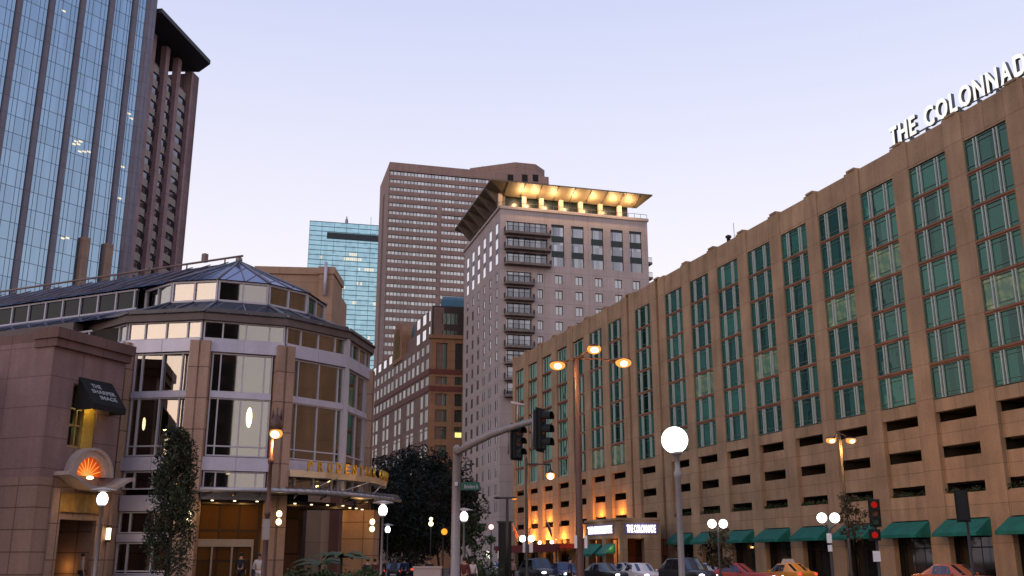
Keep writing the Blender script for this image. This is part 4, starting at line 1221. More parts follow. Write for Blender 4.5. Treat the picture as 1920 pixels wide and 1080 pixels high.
for t_ in (1.15, 1.5, 1.85, 2.6, 3.4, 4.2, 5.0):
    i = int(t_); f_ = t_ - i; a = ci[i].lerp(ci[i + 1], f_); b = cp[i].lerp(cp[i + 1], f_)
    cbm.tube([Vector((a.x, a.y, CZ - .1)), b - Vector((0, 0, .15))], .07, 5)
cbm.build('canopy_beam', metal_dark, pav)
# ---- sign ring above the canopy, tie rods, gold letters
rp_ = [pZ(x, y, 6.25) for x, y in ((545, 893), (600, 896), (650, 899), (690, 903), (722, 909))]
ri = [V(36, RP), V(50, RP), V(64, RP), V(84, RP), V(97, RP)]
# keep the ring just outside the facets
ring = [V(38, RP + .55, 0), V(51, RP + .75, 0), V(65, RP + .95, 0), V(80, RP + 1.15, 0), V(95, RP + 1.25, 0), V(104, RP + 1.25, 0)]
rg_ = MB()
for i in range(len(ring) - 1):
    a, b = ring[i], ring[i + 1]; ai = O + (a - O) * .93; bi = O + (b - O) * .93
    rg_.prism([ai, a, b, bi], 5.95, 6.3)
rg_.build('sign_ring', M('champagne metal ring', (.50, .41, .32), .3, .5, amt=.1), pav)
rd = MB()
for ph in (55, 75, 90):
    a = V(ph, RP + 1.0, 6.0); i = 3 if ph < 60 else (4 if ph < 80 else 5); rd.tube([a, Vector((cp[i].x, cp[i].y, CZ + .15))], .035, 5)
rd.build('tie_rod', metal_grey, pav)
gold = M('gold letter', (.62, .36, .05), .35, .6, amt=.1)
sg = thing('gold_letter_sign', 'gold letters standing on the curved metal ring over the pavilion entrance', 'sign', V(65, RP + 1, 6.3))
word = 'PRUDENTIAL CENTER'
ph = 44.0
for ch in word:
    if ch != ' ':
        p = V(ph, RP + .62 + (ph - 38) * .011, 6.31); a = R(ph); text('letter', ch, p, Vector((cos(a), sin(a), 0)), .72, .10, gold, sg, fit=.34 if ch != 'I' else .11, bold=.03)
        ph += 3.9 if ch != 'I' else 2.2
    else: ph += 2.0
for q_ in (48, 62, 78, 94): lamp(V(q_, RP + 1.75, 5.75), 7, (1.0, .72, .22), .06, sg, 'letter_light')

# ================================================================== STONE SHOP BUILDING, FAR LEFT
K = pY(238, 649, 51.5)
KF = Fr(K, 22, 1)
rose = panels('rose granite', (.245, .150, .142), (.15, .085, .08), 3.4, 1.45, .022, .04, amt=.20)
shop = thing('corner_shop', 'low rose stone shop building with black awning, arched fanlight and lit doorway', 'shop', KF.P(-4, -3, 0))
wall = MB()
wx0, wx1, wz0, wz1 = -3.25, -1.55, 6.9, 10.0
dx0, dx1, dz1 = -3.3, -.75, 3.65
wall_with_holes(wall, KF, .0, [(wx0, wx1, [(wz0, wz1)]), ], 5.4, 11.85, .8, s_start=-4.7)
wall.box(KF, -4.7, .0, -10, -.8, 5.4, 11.85); wall.box(KF, -16, -4.7, -12, -4.2, 0, 10.6)
wall.build('wall', rose, shop)
cor = MB(); cor.box(KF, -4.8, .2, -1.2, .22, 11.55, 11.95); cor.box(KF, -4.9, .32, -1.2, .36, 11.95, 12.45); cor.box(KF, -4.7, .0, -10, -1.2, 11.85, 12.3); cor.build('cornice', panels('dark rose cornice', (.17, .095, .085), (.08, .04, .04), 2.4, 5, .02, .03), shop)
low = MB()
wall_with_holes(low, KF, .0, [(dx0, dx1, [(0, dz1)])], 0, 5.4, 1.4, s_start=-4.7)
low.box(KF, -4.7, 0, -10, -3.4, 0, 5.4); low.box(KF, -4.7, dx0, -3.4, -1.4, 0, 5.4); low.box(KF, dx1, 0, -3.4, -1.4, 0, 5.4)
low.build('base_wall', panels('tan rose stone', (.30, .19, .15), (.14, .08, .06), 1.4, 1.0, .03, .05), shop)
ret = MB(); ret.box(KF, -.55, .02, -.0, .14, 0, 5.0); ret.build('door_pilaster', stone, shop); ret = MB(); ret.box(KF, dx0 - .5, dx0, 0, .12, 0, 5.0); ret.build('door_pilaster', stone, shop)
wi = MB(); wi.box(KF, wx0, wx1, -.7, -.62, wz0, wz1); wi.build('window_interior', dark_room, shop)
yl = MB(); yl.box(KF, wx0 + .95, wx1 - .02, -.60, -.1, wz0 + .02, wz1 - .3); yl.build('lit_curtain', M('yellow curtain', (.55, .34, .06), .9, amt=.3), shop)
wf = MB()
for x in (wx0 + .05, wx0 + .6, wx0 + .93): wf.box(KF, x - .04, x + .04, -.4, -.2, wz0, wz1)
for z in (wz0 + .08, 8.0, 8.8): wf.box(KF, wx0, wx1, -.4, -.22, z - .05, z + .05)
wf.build('window_frame', M('brass frame', (.32, .21, .08), .5), shop)
lamp(KF.P(-2.1, .35, 8.9), 14, (1.0, .75, .25), .1, shop); 
ns = MB()
for i, (a_, b_, z_) in enumerate(((-3.15, -2.75, 8.05), (-3.12, -2.8, 7.85))): ns.box(KF, a_, b_, -.55, -.5, z_ - .05, z_ + .05)
ns.build('neon_sign', emit('green neon', (.35, 1.0, .55), 1.0), shop)
# black awning with three lines of lettering
aw_ = MB(); A0, A1 = -3.0, -.78
zA1, zA0, dep = 10.35, 9.0, 1.1
aw_.add([KF.P(A0, .02, zA1), KF.P(A1, .02, zA1), KF.P(A1 + .0, dep, zA0), KF.P(A0, dep, zA0)], ((0, 1, 2, 3),))
for s in (A0, A1): aw_.add([KF.P(s, .02, zA1), KF.P(s, dep, zA0), KF.P(s, dep, zA0 - .3), KF.P(s, .02, zA0 - .3)], ((0, 1, 2, 3),))
aw_.add([KF.P(A0, dep, zA0), KF.P(A1, dep, zA0), KF.P(A1, dep, zA0 - .3), KF.P(A0, dep, zA0 - .3)], ((0, 1, 2, 3),))
awo = aw_.build('awning', M('black canvas', (.008, .008, .010), .8), shop)
sl_ = (KF.P(0, .02, zA1) - KF.P(0, dep, zA0)).normalized()
nrm = KF.d.cross(sl_)
white_cloth = M('white lettering', (.42, .42, .44), .8, amt=.1)
for i, (t_, c_, w_) in enumerate((('THE', -2.15, .62), ('SHARPER', -1.85, 1.55), ('IMAGE', -1.72, 1.1))):
    q_ = KF.P(c_ - w_ / 2, .02, zA1) - sl_ * (.62 + i * .38) + nrm * .02
    text('lettering', t_, q_, KF.d, .36, .01, white_cloth, awo, updir=sl_, fit=w_, bold=.01)
# arched surround with the sunburst fanlight
ax, az_ = KF.px(159, 893)
def arch(mb, r0, r1, o0, o1, n=20):
    for i in range(n):
        a, b = pi * i / n, pi * (i + 1) / n
        c = [KF.P(ax + r * cos(t_), o, az_ + r * sin(t_)) for o in (o0, o1) for r, t_ in ((r0, a), (r1, a), (r1, b), (r0, b))]
        mb.add(c, ((0, 1, 2, 3), (4, 7, 6, 5), (0, 4, 5, 1), (1, 5, 6, 2), (2, 6, 7, 3), (3, 7, 4, 0)))
am_ = MB(); arch(am_, .92, 1.22, -.05, .40); arch(am_, 1.22, 1.36, -.05, .52); am_.build('arch_surround', M('pale arch stone', (.40, .31, .29), .7), shop)
fl_ = MB(); fl_.add([KF.P(ax + .93 * cos(pi * i / 20), .1, az_ + .93 * sin(pi * i / 20)) for i in range(21)], [tuple(range(21))])
def fanmat():
    m, t, o = newmat('stained fanlight')
    c = t.nodes.new('ShaderNodeTexCoord'); mp = t.nodes.new('ShaderNodeMapping')
    ctr = KF.P(ax, .1, az_) - wloc(shop); mp.inputs['Location'].default_value = -ctr
    t.links.new(c.outputs['Object'], mp.inputs[0])
    ln = t.nodes.new('ShaderNodeVectorMath'); ln.operation = 'LENGTH'; t.links.new(mp.outputs[0], ln.inputs[0])
    rp2 = t.nodes.new('ShaderNodeValToRGB'); e = rp2.color_ramp.elements
    e[0].position, e[0].color = 0.0, (1.0, .62, .16, 1); e[1].position, e[1].color = .95, (.55, .020, .006, 1)
    e2 = rp2.color_ramp.elements.new(.45); e2.color = (.95, .16, .02, 1)
    t.links.new(ln.outputs['Value'], rp2.inputs[0])
    em = t.nodes.new('ShaderNodeEmission'); t.links.new(rp2.outputs[0], em.inputs[0]); em.inputs[1].default_value = .9
    t.links.new(em.outputs[0], o.inputs[0]); return m
fo_ = fl_.build('fanlight', fanmat(), shop, fix=False)
ry = MB()
for i in range(1, 10):
    a = pi * i / 10; ry.tube([KF.P(ax + .25 * cos(a), .13, az_ + .25 * sin(a)), KF.P(ax + .88 * cos(a), .13, az_ + .88 * sin(a))], .018, 4)
ry.build('ray', emit('bright glass ray', (1, .42, .08), 1.1), fo_)
fb = MB(); fb.ball(KF.P(ax, .34, az_ - .08), .17, .17, .09); fb.build('fanlight_lamp', lamp_warm, shop)
lamp(KF.P(ax, .7, az_ + .2), 10, (1, .55, .2), .1, shop)
# double-curved hood over the door
hd = MB(); nseg = 16; pts_ = []
for i in range(nseg + 1):
    t_ = i / nseg; s = dx0 - .55 + t_ * (1.05 - dx0)
    u = abs(t_ - .5) * 2
    zc_ = 5.45 - .55 * (0.5 - 0.5 * cos(pi * min(1, (1 - u) * 1.35))) + .06 * u
    pts_.append((s, zc_))
for (s, z), (s2, z2) in zip(pts_, pts_[1:]):
    c = [KF.P(a, o, b + e) for o in (-.1, .95) for a, b, e in ((s, z, 0), (s2, z2, 0), (s2, z2, .18), (s, z, .18))]
    hd.add(c, ((0, 1, 2, 3), (4, 7, 6, 5), (0, 4, 5, 1), (1, 5, 6, 2), (2, 6, 7, 3), (3, 7, 4, 0)))
hd.build('hood', M('pale hood plaster', (.42, .33, .30), .7), shop)
fz = MB(); fz.box(KF, dx0 - .1, dx1 + .1, .02, .16, 3.85, 4.75); fz.build('lit_band', M('yellow lit band', (.36, .20, .045), .6, amt=.6, fine=5), shop)  # ochre base colour carries the band's yellow light
lamp(KF.P(-1.0, .75, 4.2), 9, (1, .6, .2), .1, shop); lamp(KF.P(-3.0, .75, 4.2), 9, (1, .6, .2), .1, shop)
dr = MB(); dr.box(KF, dx0, dx1, -3.3, -3.2, 0, dz1); dr.build('doorway_back', panels('dark door leaf', (.03, .016, .008), (.005, .004, .003), .8, 3.6, .06, .7), shop)
lamp(KF.P(-1.2, -1.6, 1.3), 10, (1, .5, .12), .1, shop)
df = MB(); df.box(KF, dx0, dx0 + .12, -.2, .05, 0, dz1); df.box(KF, dx1 - .12, dx1, -.2, .05, 0, dz1); df.box(KF, dx0 + .12, dx1 - .12, -.2, .05, dz1 - .14, dz1); df.build('door_frame', stone, shop)
sc_ = MB(); p = KF.P(-.28, .32, 2.9)
sc_.tube([p + Vector((0, 0, .28)), p + Vector((0, 0, .42))], .13, 8); sc_.tube([p - Vector((0, 0, .42)), p - Vector((0, 0, .28))], .13, 8); so_ = sc_.build('wall_sconce', metal_dark, shop)
g_ = MB(); g_.tube([p - Vector((0, 0, .28)), p + Vector((0, 0, .28))], .11, 10); g_.build('lamp_glass', lamp_warm, so_)
lamp(p + KF.n * .45, 8, (1, .5, .15), .1, so_)

# ================================================================== UNSEEN BLOCK BEHIND THE CAMERA, ADDED FOR ITS DARK REFLECTION IN THE PAVILION GLASS
for nm, lab, x0, x1, y0, y1, h, mt in (('mirror_block', 'added unseen dark block behind the viewer, mirrored in the pavilion front', 0, 30.6, -75, -46.8, 62, panels('dark brick', (.05, .035, .03), (.02, .016, .015), 3.0, 3.1, .9, .2)),):
    t = thing(nm, lab, 'building', ((x0 + x1) / 2, (y0 + y1) / 2, 0))
    b_ = MB(); b_.prism([(x0, y0), (x1, y0), (x1, y1), (x0, y1)], 0, h); b_.build('wall', mt, t)
    b_ = MB(); b_.prism([(x0 - .5, y0 - .5), (x1 + .3, y0 - .5), (x1 + .3, y1 + .5), (x0 - .5, y1 + .5)], h, h + 1.2); b_.build('cornice', mt, t)

# ================================================================== TREES AND PLANTS
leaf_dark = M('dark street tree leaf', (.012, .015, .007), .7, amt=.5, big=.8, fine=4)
leaf_col = M('columnar tree leaf', (.030, .040, .016), .7, amt=.6, big=1.2, fine=5)
leaf_brown = M('browning leaf', (.075, .050, .018), .7, amt=.5, big=1.5, fine=6)
leaf_fresh = M('palm leaf', (.030, .055, .012), .6, amt=.4)
bark = M('bark', (.045, .032, .024), .9, amt=.4, fine=12)
def leaves(mb, c, rad, n, q, rng, flat=1.0):
    for _ in range(n):
        while True:
            p = Vector((rng.uniform(-1, 1), rng.uniform(-1, 1), rng.uniform(-1, 1)))
            if p.length < 1: break
        p = p * (p.length ** -.35 if p.length > .05 else 1)
        if p.length > 1: p.normalize()
        p = Vector((c[0] + p.x * rad, c[1] + p.y * rad, c[2] + p.z * rad * flat))
        u = Vector((rng.gauss(0, 1), rng.gauss(0, 1), rng.gauss(0, 1))).normalized(); w = u.orthogonal().normalized()
        w = (Matrix.Rotation(rng.uniform(0, 6.28), 3, u) @ w)
        k = q * rng.uniform(.6, 1.3); v2 = u.cross(w)
        mb.add([p - w * k, p + v2 * k * .45, p + w * k, p - v2 * k * .45], ((0, 1, 2, 3),))
def tree(name, label, x, y, h, crown_r, crown_z0, seed, mat, nclump=46, nleaf=75, leaf=.22, group=None, trunk_r=.16, fl=.8, jit=.55):
    rng = random.Random(seed)
    t = thing(name, label, 'tree', (x, y, 0), 0, group)
    tk = MB(); base = Vector((x, y, 0)); topz = crown_z0 + (h - crown_z0) * .72
    tk.tube([base, base + Vector((.05, 0, crown_z0 * .6)), Vector((x + rng.uniform(-.2, .2), y, crown_z0)), Vector((x + rng.uniform(-.3, .3), y, topz))], [trunk_r, trunk_r * .8, trunk_r * .66, trunk_r * .2], 8)
    lf = MB(); cz = (h + crown_z0) / 2; rz = (h - crown_z0) / 2
    for i in range(nclump):
        while True:
            p = Vector((rng.uniform(-1, 1), rng.uniform(-1, 1), rng.uniform(-1, 1)))
            if .25 < p.length < 1: break
        c = Vector((x + p.x * crown_r, y + p.y * crown_r, cz + p.z * rz))
        r_ = crown_r * rng.uniform(.20, .20 + jit * .4)
        if i % 3 == 0:
            s0 = Vector((x, y, crown_z0 + (topz - crown_z0) * rng.uniform(0, .7))); m_ = s0.lerp(c, .5) + Vector((0, 0, .12))
            tk.tube([s0, m_, c], [trunk_r * .42, trunk_r * .26, trunk_r * .08], 5)
        leaves(lf, c, r_, nleaf, leaf, rng, fl)
    tk.build('trunk', bark, t); lf.build('crown', mat, t, fix=False)
    return t
def gx(x, Y): return pY(x, 1052, Y).x
G_ = 'street trees along the avenue'
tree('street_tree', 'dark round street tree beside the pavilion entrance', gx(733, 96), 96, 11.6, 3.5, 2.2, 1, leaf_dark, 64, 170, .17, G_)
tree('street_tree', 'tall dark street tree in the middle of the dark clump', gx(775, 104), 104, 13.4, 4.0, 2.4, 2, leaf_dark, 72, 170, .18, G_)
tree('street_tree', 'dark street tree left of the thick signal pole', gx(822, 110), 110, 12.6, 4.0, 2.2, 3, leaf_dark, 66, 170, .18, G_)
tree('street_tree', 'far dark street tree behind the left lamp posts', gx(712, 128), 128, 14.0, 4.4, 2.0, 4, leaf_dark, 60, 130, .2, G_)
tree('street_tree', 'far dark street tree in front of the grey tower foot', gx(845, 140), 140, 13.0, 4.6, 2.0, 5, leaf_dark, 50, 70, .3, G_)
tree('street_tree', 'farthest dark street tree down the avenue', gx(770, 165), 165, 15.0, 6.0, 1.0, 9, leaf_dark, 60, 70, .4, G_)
tree('small_tree', 'small loose green tree right of the signal pole', gx(885, 70), 70, 4.6, 1.3, 1.0, 6, leaf_fresh, 26, 50, .14, None, .06)
tree('small_tree', 'thin browning tree in front of the green awnings', gx(1352, 60), 60, 3.5, 1.0, 1.0, 7, leaf_brown, 24, 46, .11, None, .05)
tree('small_tree', 'thin autumn tree beside the red signals', gx(1607, 58), 58, 5.6, 1.0, 2.6, 8, leaf_brown, 20, 34, .11, None, .05)
# tall columnar tree in front of the pavilion
def columnar():
    rng = random.Random(21); Y = 44.0; x = gx(314, Y)
    t = thing('columnar_tree', 'narrow tall columnar tree in front of the glass pavilion', 'tree', (x, Y, 0))
    tk = MB(); lf = MB(); H = pY(325, 796, Y).z
    tk.tube([(x, Y, 0), (x + .05, Y, 2), (x, Y, 5), (x + .1, Y, H - .4)], [.13, .11, .07, .02], 8)
    for i in range(230):
        z = 1.2 + (H - 1.5) * (i / 230.0) ** .9
        f_ = (z - 1.2) / (H - 1.2)
        rr = 1.08 * (min(1, (1 - f_) * 4.5) ** .5) * (.66 + .40 * min(1, (1 - f_) * 1.3)) * (0.9 if f_ < .2 else 1)
        a = rng.uniform(0, 2 * pi); q_ = rr * sqrt(rng.uniform(.1, 1)) * .86
        c = Vector((x + q_ * cos(a), Y + q_ * sin(a), z))
        if i % 2 == 0: tk.tube([(x, Y, z - .55), (x + q_ * .5 * cos(a), Y + q_ * .5 * sin(a), z - .25), c], [.03, .02, .006], 4)
        leaves(lf, c, .30, 64 if f_ > .42 else (48 if f_ > .2 else 30), .075, rng, 1.2)
    tk.build('trunk', bark, t); lf.build('crown', leaf_col, t, fix=False)
columnar()
def palm(x, Y, h, n, lean, label, seed, r=1.3):
    rng = random.Random(seed); t = thing('palm_plant', label, 'plant', (gx(x, Y), Y, 0), 0, 'palm plants at the entrance')
    c0 = Vector((gx(x, Y), Y, h)); st = MB(); st.tube([(c0.x, c0.y, 0), c0], [.09, .05], 6); st.build('stem', bark, t)
    fb = MB()
    for i in range(n):
        a = 2 * pi * i / n + rng.uniform(-.3, .3); L = r * rng.uniform(.75, 1.15); up = rng.uniform(.25, .9)
        prev = None; vs = []; N_ = 9
        for j in range(N_ + 1):
            u = j / N_; p = c0 + Vector((cos(a) * L * u, sin(a) * L * u, up * u * 1.2 - 1.1 * u * u * up - .15 * u * u))
            w_ = .16 * sin(pi * min(1, u * .9 + .1)) + .01; tv = Vector((-sin(a), cos(a), 0)) * w_
            vs += [p - tv - Vector((0, 0, w_ * .5)), p, p + tv - Vector((0, 0, w_ * .5))]
        fb.add(vs, [q for j in range(N_) for q in ((3 * j, 3 * j + 1, 3 * j + 4, 3 * j + 3), (3 * j + 1, 3 * j + 2, 3 * j + 5, 3 * j + 4))], True)
    fb.build('frond', leaf_fresh, t, fix=False)
palm(640, 42, 1.75, 12, 0, 'tall palm with arching fronds left of the stone entrance wall', 3)
palm(600, 43, 1.5, 11, 0, 'smaller palm in the dark under the canopy', 5, 1.1)
def shrub(x, Y, h, r, label, seed):
    rng = random.Random(seed); t = thing('shrub', label, 'shrub', (gx(x, Y), Y, 0), 0, 'low shrubs in front of the entrance')
    f_ = MB()
    for i in range(16): leaves(f_, (gx(x, Y) + rng.uniform(-r, r), Y + rng.uniform(-r, r) * .6, h * rng.uniform(.35, .85)), .35, 60, .09, rng)
    f_.build('foliage', leaf_fresh, t, fix=False)
    s_ = MB(); s_.tube([(gx(x, Y), Y, 0), (gx(x, Y), Y, h * .5)], .05, 5); s_.build('stem', bark, t)
for x, r, l in ((578, .9, 'green shrub left of the palms'), (622, .8, 'green shrub between the two palms'), (668, .9, 'green shrub right of the tall palm')): shrub(x, 40, 1.25, r, l, x)
shrub(905, 62, 1.7, 1.0, 'green shrub beside the far white car', 9)

# ================================================================== LAMPS
def globe_post(x, y, Y, label):
    """pedestrian lamp: slim pole, bright lamp under a flat disc"""
    p = pY(x, y, Y); t = thing('pedestrian_lamp', label, 'street lamp', (p.x, p.y, 0), 0, 'disc topped pedestrian lamps')
    m_ = MB(); m_.lathe((p.x, p.y, 0), [(.11, 0), (.11, .5), (.06, .6), (.045, p.z - .32), (.12, p.z - .28), (.12, p.z - .2)], 10); m_.build('pole', metal_grey, t)
    g_ = MB(); g_.ball((p.x, p.y, p.z), .20, .20, .26); g_.build('lamp_glass', lamp_pink, t)
    d_ = MB(); d_.lathe((p.x, p.y, p.z + .28), [(.05, 0), (.48, .03), (.44, .07), (.05, .16)], 18); d_.build('disc_shade', M('disc shade', (.40, .36, .33), .5, amt=.1) if 'disc shade' not in bpy.data.materials else bpy.data.materials['disc shade'], t)
    lamp((p.x, p.y, p.z + .02), 55, WHITE, .2, t)
    return t
globe_post(192, 936, 38, 'disc topped lamp in front of the arched shop door')
globe_post(718, 957, 46, 'disc topped lamp right of the pavilion canopy end')
globe_post(870, 969, 52, 'disc topped lamp just right of the thick signal pole')
globe_post(727, 993, 78, 'small far disc topped lamp behind the one at the canopy')
# acorn lamp, dark red
def acorn():
    Y = 38; p = pY(518, 806, Y); t = thing('acorn_lamp', 'tall dark red ornamental lamp with crown finial in front of the pavilion', 'street lamp', (p.x, p.y, 0))
    m_ = MB(); m_.lathe((p.x - .13, p.y, 0), [(.20, 0), (.20, .8), (.11, 1.0), (.085, 3.2), (.12, 3.25), (.12, 3.35), (.08, 3.4), (.065, p.z - 1.3), (.11, p.z - 1.25), (.11, p.z - 1.1), (.06, p.z - 1.0), (.05, p.z - .25)], 12)
    m_.build('pole', metal_brown, t)
    a_ = MB(); a_.lathe((p.x, p.y, p.z - .12), [(.10, .0), (.24, .20), (.20, .45), (.13, .62), (.03, .72), (.025, .95)], 12)
    for dx in (-.15, .15): a_.lathe((p.x + dx, p.y, p.z + .38), [(.06, 0), (.045, .22), (.015, .4)], 8)
    a_.build('crown_hood', metal_brown, t)
    g_ = MB(); g_.ball((p.x, p.y, p.z - .14), .25, .25, .19); g_.build('halo_bowl', lamp_orange, t); g_ = MB(); g_.ball((p.x, p.y - .1, p.z - .17), .18, .18, .15); g_.build('bulb', lamp_core, t)
    s_ = MB(); s_.prism([(p.x - .26, p.y - .1), (p.x + .0, p.y - .1), (p.x + .0, p.y - .06), (p.x - .26, p.y - .06)], 2.35, 3.1); s_.build('small_sign', metal_grey, t)
    lamp((p.x + .02, p.y - .12, p.z - .45), 260, ORANGE, .15, t)
acorn()
def cobra(mb, gb, hub, tip, l=.75):
    mb.tube([hub, hub.lerp(tip, .5) + Vector((0, 0, .05)), tip], .045, 6)
    d = (tip - hub).normalized(); e = tip + d * l
    mb.ball(tip + d * l * .5 + Vector((0, 0, .05)), .16 + abs(d.x) * .26, .16 + abs(d.y) * .26, .10)
    gb.ball(tip + d * l * .55 - Vector((0, 0, .09)), .29 + abs(d.x) * .08, .30, .22)  # bowl oversized to carry the lamp's halo
    return tip + d * l * .55 - Vector((0, 0, .3))
def triple():
    Y = 46; h = pY(1081, 671, Y); b = pY(1089, 1052, Y)
    t = thing('triple_lamp', 'tall pole with three glowing orange street lamp heads', 'street lamp', (h.x, Y, 0))
    m_ = MB(); m_.lathe((h.x, Y, 0), [(.24, 0), (.24, .6), (.18, .8), (.10, h.z), (.03, h.z + .12)], 12); m_.build('pole', metal_brown, t)
    for x, y, yy in ((1060, 678, Y - .2), (1152, 676, Y - .3), (1108, 655, Y - 1.9)):
        hm, hg = MB(), MB(); lp = cobra(hm, hg, h + Vector((0, 0, -.05)), pY(x, y, yy))
        ho = hm.build('lamp_head', metal_brown, t); hg.build('halo_bowl', lamp_orange, ho); cm_ = MB(); cm_.ball(lp + Vector((0, -.20, .14)), .18, .16, .13); cm_.build('bulb', lamp_core, ho)
        lamp(lp, 420, ORANGE, .2, ho)
    s_ = MB()
    for x0, x1 in ((1077, 1082), (1096, 1101)):
        a, c = pY(x0, 1028, Y - .3), pY(x1, 1004, Y - .3); s_.prism([(a.x, a.y), (c.x, a.y), (c.x, a.y + .03), (a.x, a.y + .03)], a.z, c.z)
    s_.build('parking_sign', white_paint, t)
triple()
def arm_lamp(x, ytop, Y, xl, yl, label, e=120):
    p = pY(x, ytop, Y); q_ = pY(xl, yl, Y); t = thing('arm_lamp', label, 'street lamp', (p.x, Y, 0))
    m_ = MB(); m_.lathe((p.x, Y, 0), [(.16, 0), (.16, .7), (.09, .9), (.07, p.z), (.02, p.z + .2)], 10); m_.tube([(p.x, Y, p.z - .25), (q_.x, Y, p.z - .28)], .05, 6); m_.tube([(q_.x, Y, p.z - .28), (q_.x, Y, q_.z + .3)], .04, 6)
    m_.build('pole', metal_dark, t)
    s_ = MB(); s_.lathe((q_.x, Y, q_.z + .02), [(.26, 0), (.20, .15), (.07, .32)], 12); s_.build('lamp_shade', metal_dark, t)
    g_ = MB(); g_.ball((q_.x, Y, q_.z - .02), .27, .27, .24); g_.build('halo_bowl', lamp_orange, t); g_ = MB(); g_.ball((q_.x, Y - .12, q_.z - .06), .2, .2, .2); g_.build('bulb', lamp_core, t)
    lamp((q_.x, Y - .2, q_.z - .4), e, ORANGE, .2, t)
arm_lamp(987, 862, 60, 1032, 891, 'dark pole with a pendant orange lamp on a right arm')
def small_lamp():
    Y = 62; p = pY(951, 934, Y); t = thing('shoebox_lamp', 'dark lamp with short arms behind the signal pole', 'street lamp', (p.x, Y, 0))
    m_ = MB(); m_.tube([(p.x, Y, 0), (p.x, Y, p.z)], [.12, .08], 8); m_.tube([(p.x - .55, Y, p.z + .02), (p.x + .3, Y, p.z + .02)], .06, 6); m_.build('pole', metal_dark, t)
    h_ = MB(); h_.ball((p.x + .38, Y, p.z + .02), .22, .14, .08); h_.ball((p.x - .6, Y, p.z + .02), .22, .14, .08); ho = h_.build('lamp_head', metal_dark, t)
    g_ = MB(); g_.ball((p.x + .42, Y, p.z - .04), .16, .1, .05); g_.build('lamp_lens', lamp_orange, ho)
small_lamp()
def big_globe():
    Y = 19.5; p = pY(1265, 825, Y); t = thing('globe_lamp', 'big single white globe lamp in the foreground', 'street lamp', (p.x, Y, 0))
    m_ = MB(); m_.lathe((p.x + .03, Y, 0), [(.11, 0), (.11, .7), (.065, .85), (.055, p.z - .75), (.075, p.z - .70), (.075, p.z - .62), (.05, p.z - .6), (.05, p.z - .3), (.10, p.z - .28), (.11, p.z - .22)], 14); m_.build('pole', metal_grey, t)
    g_ = MB(); g_.ball(p, .255, n=24, m=16); g_.build('globe', lamp_white, t)
    lamp((p.x, Y - .02, p.z), 28, WHITE, .26, t)
big_globe()
def twin_globe(xa, xb, y, Y, label, banner=None):
    a, b = pY(xa, y, Y), pY(xb, y, Y); c = (a + b) / 2
    t = thing('twin_globe_lamp', label, 'street lamp', (c.x, Y, 0), 0, 'twin globe lamps')
    m_ = MB(); m_.lathe((c.x, Y, 0), [(.12, 0), (.12, .6), (.06, .75), (.05, c.z - .1)], 10); m_.tube([(a.x, Y, c.z - .28), (c.x, Y, c.z - .45), (b.x, Y, c.z - .28)], .035, 6); m_.build('pole', metal_dark, t)
    r_ = (b.x - a.x) * .39
    for q_ in (a, b):
        g_ = MB(); g_.ball(q_, r_); g_.build('globe', lamp_white, t)
        lamp((q_.x, Y - .02, q_.z), 40, WHITE, .2, t)
    if banner:
        for x0, x1, y0, y1 in banner:
            u, v = pY(x0, y1, Y - .1), pY(x1, y0, Y - .1); s_ = MB(); s_.prism([(u.x, u.y), (v.x, u.y), (v.x, u.y + .02), (u.x, u.y + .02)], u.z, v.z); s_.build('banner', white_paint, t)
twin_globe(1335, 1356, 982, 53, 'twin globe lamp in front of the middle awnings')
twin_globe(1541, 1565, 971, 42, 'twin globe lamp with a white notice on its pole near the right', [(1551, 1559, 1000, 1018), (1553, 1560, 1022, 1034)])
twin_globe(980, 996, 1010, 68, 'twin globe lamp with two white banners by the marquee', [(980, 986, 1018, 1036), (992, 999, 1018, 1036)])
def twin_arm():
    Y = 70; p = pY(1574, 812, Y); t = thing('twin_arm_lamp', 'dark pole with two short orange lamp heads before the parking wall', 'street lamp', (p.x, Y, 0))
    m_ = MB(); m_.lathe((p.x, Y, 0), [(.20, 0), (.20, .8), (.12, 1.0), (.09, p.z), (.03, p.z + .1)], 10); m_.build('pole', metal_dark, t)
    for x in (1564, 1587):
        hm, hg = MB(), MB(); lp = cobra(hm, hg, p, pY(x, 819, Y - .2), .62); ho = hm.build('lamp_head', metal_dark, t); hg.build('lamp_lens', lamp_orange, ho); cm_ = MB(); cm_.ball(lp + Vector((0, -.20, .14)), .18, .16, .13); cm_.build('bulb', lamp_core, ho); lamp(lp, 1700, ORANGE, .2, ho)
twin_arm()

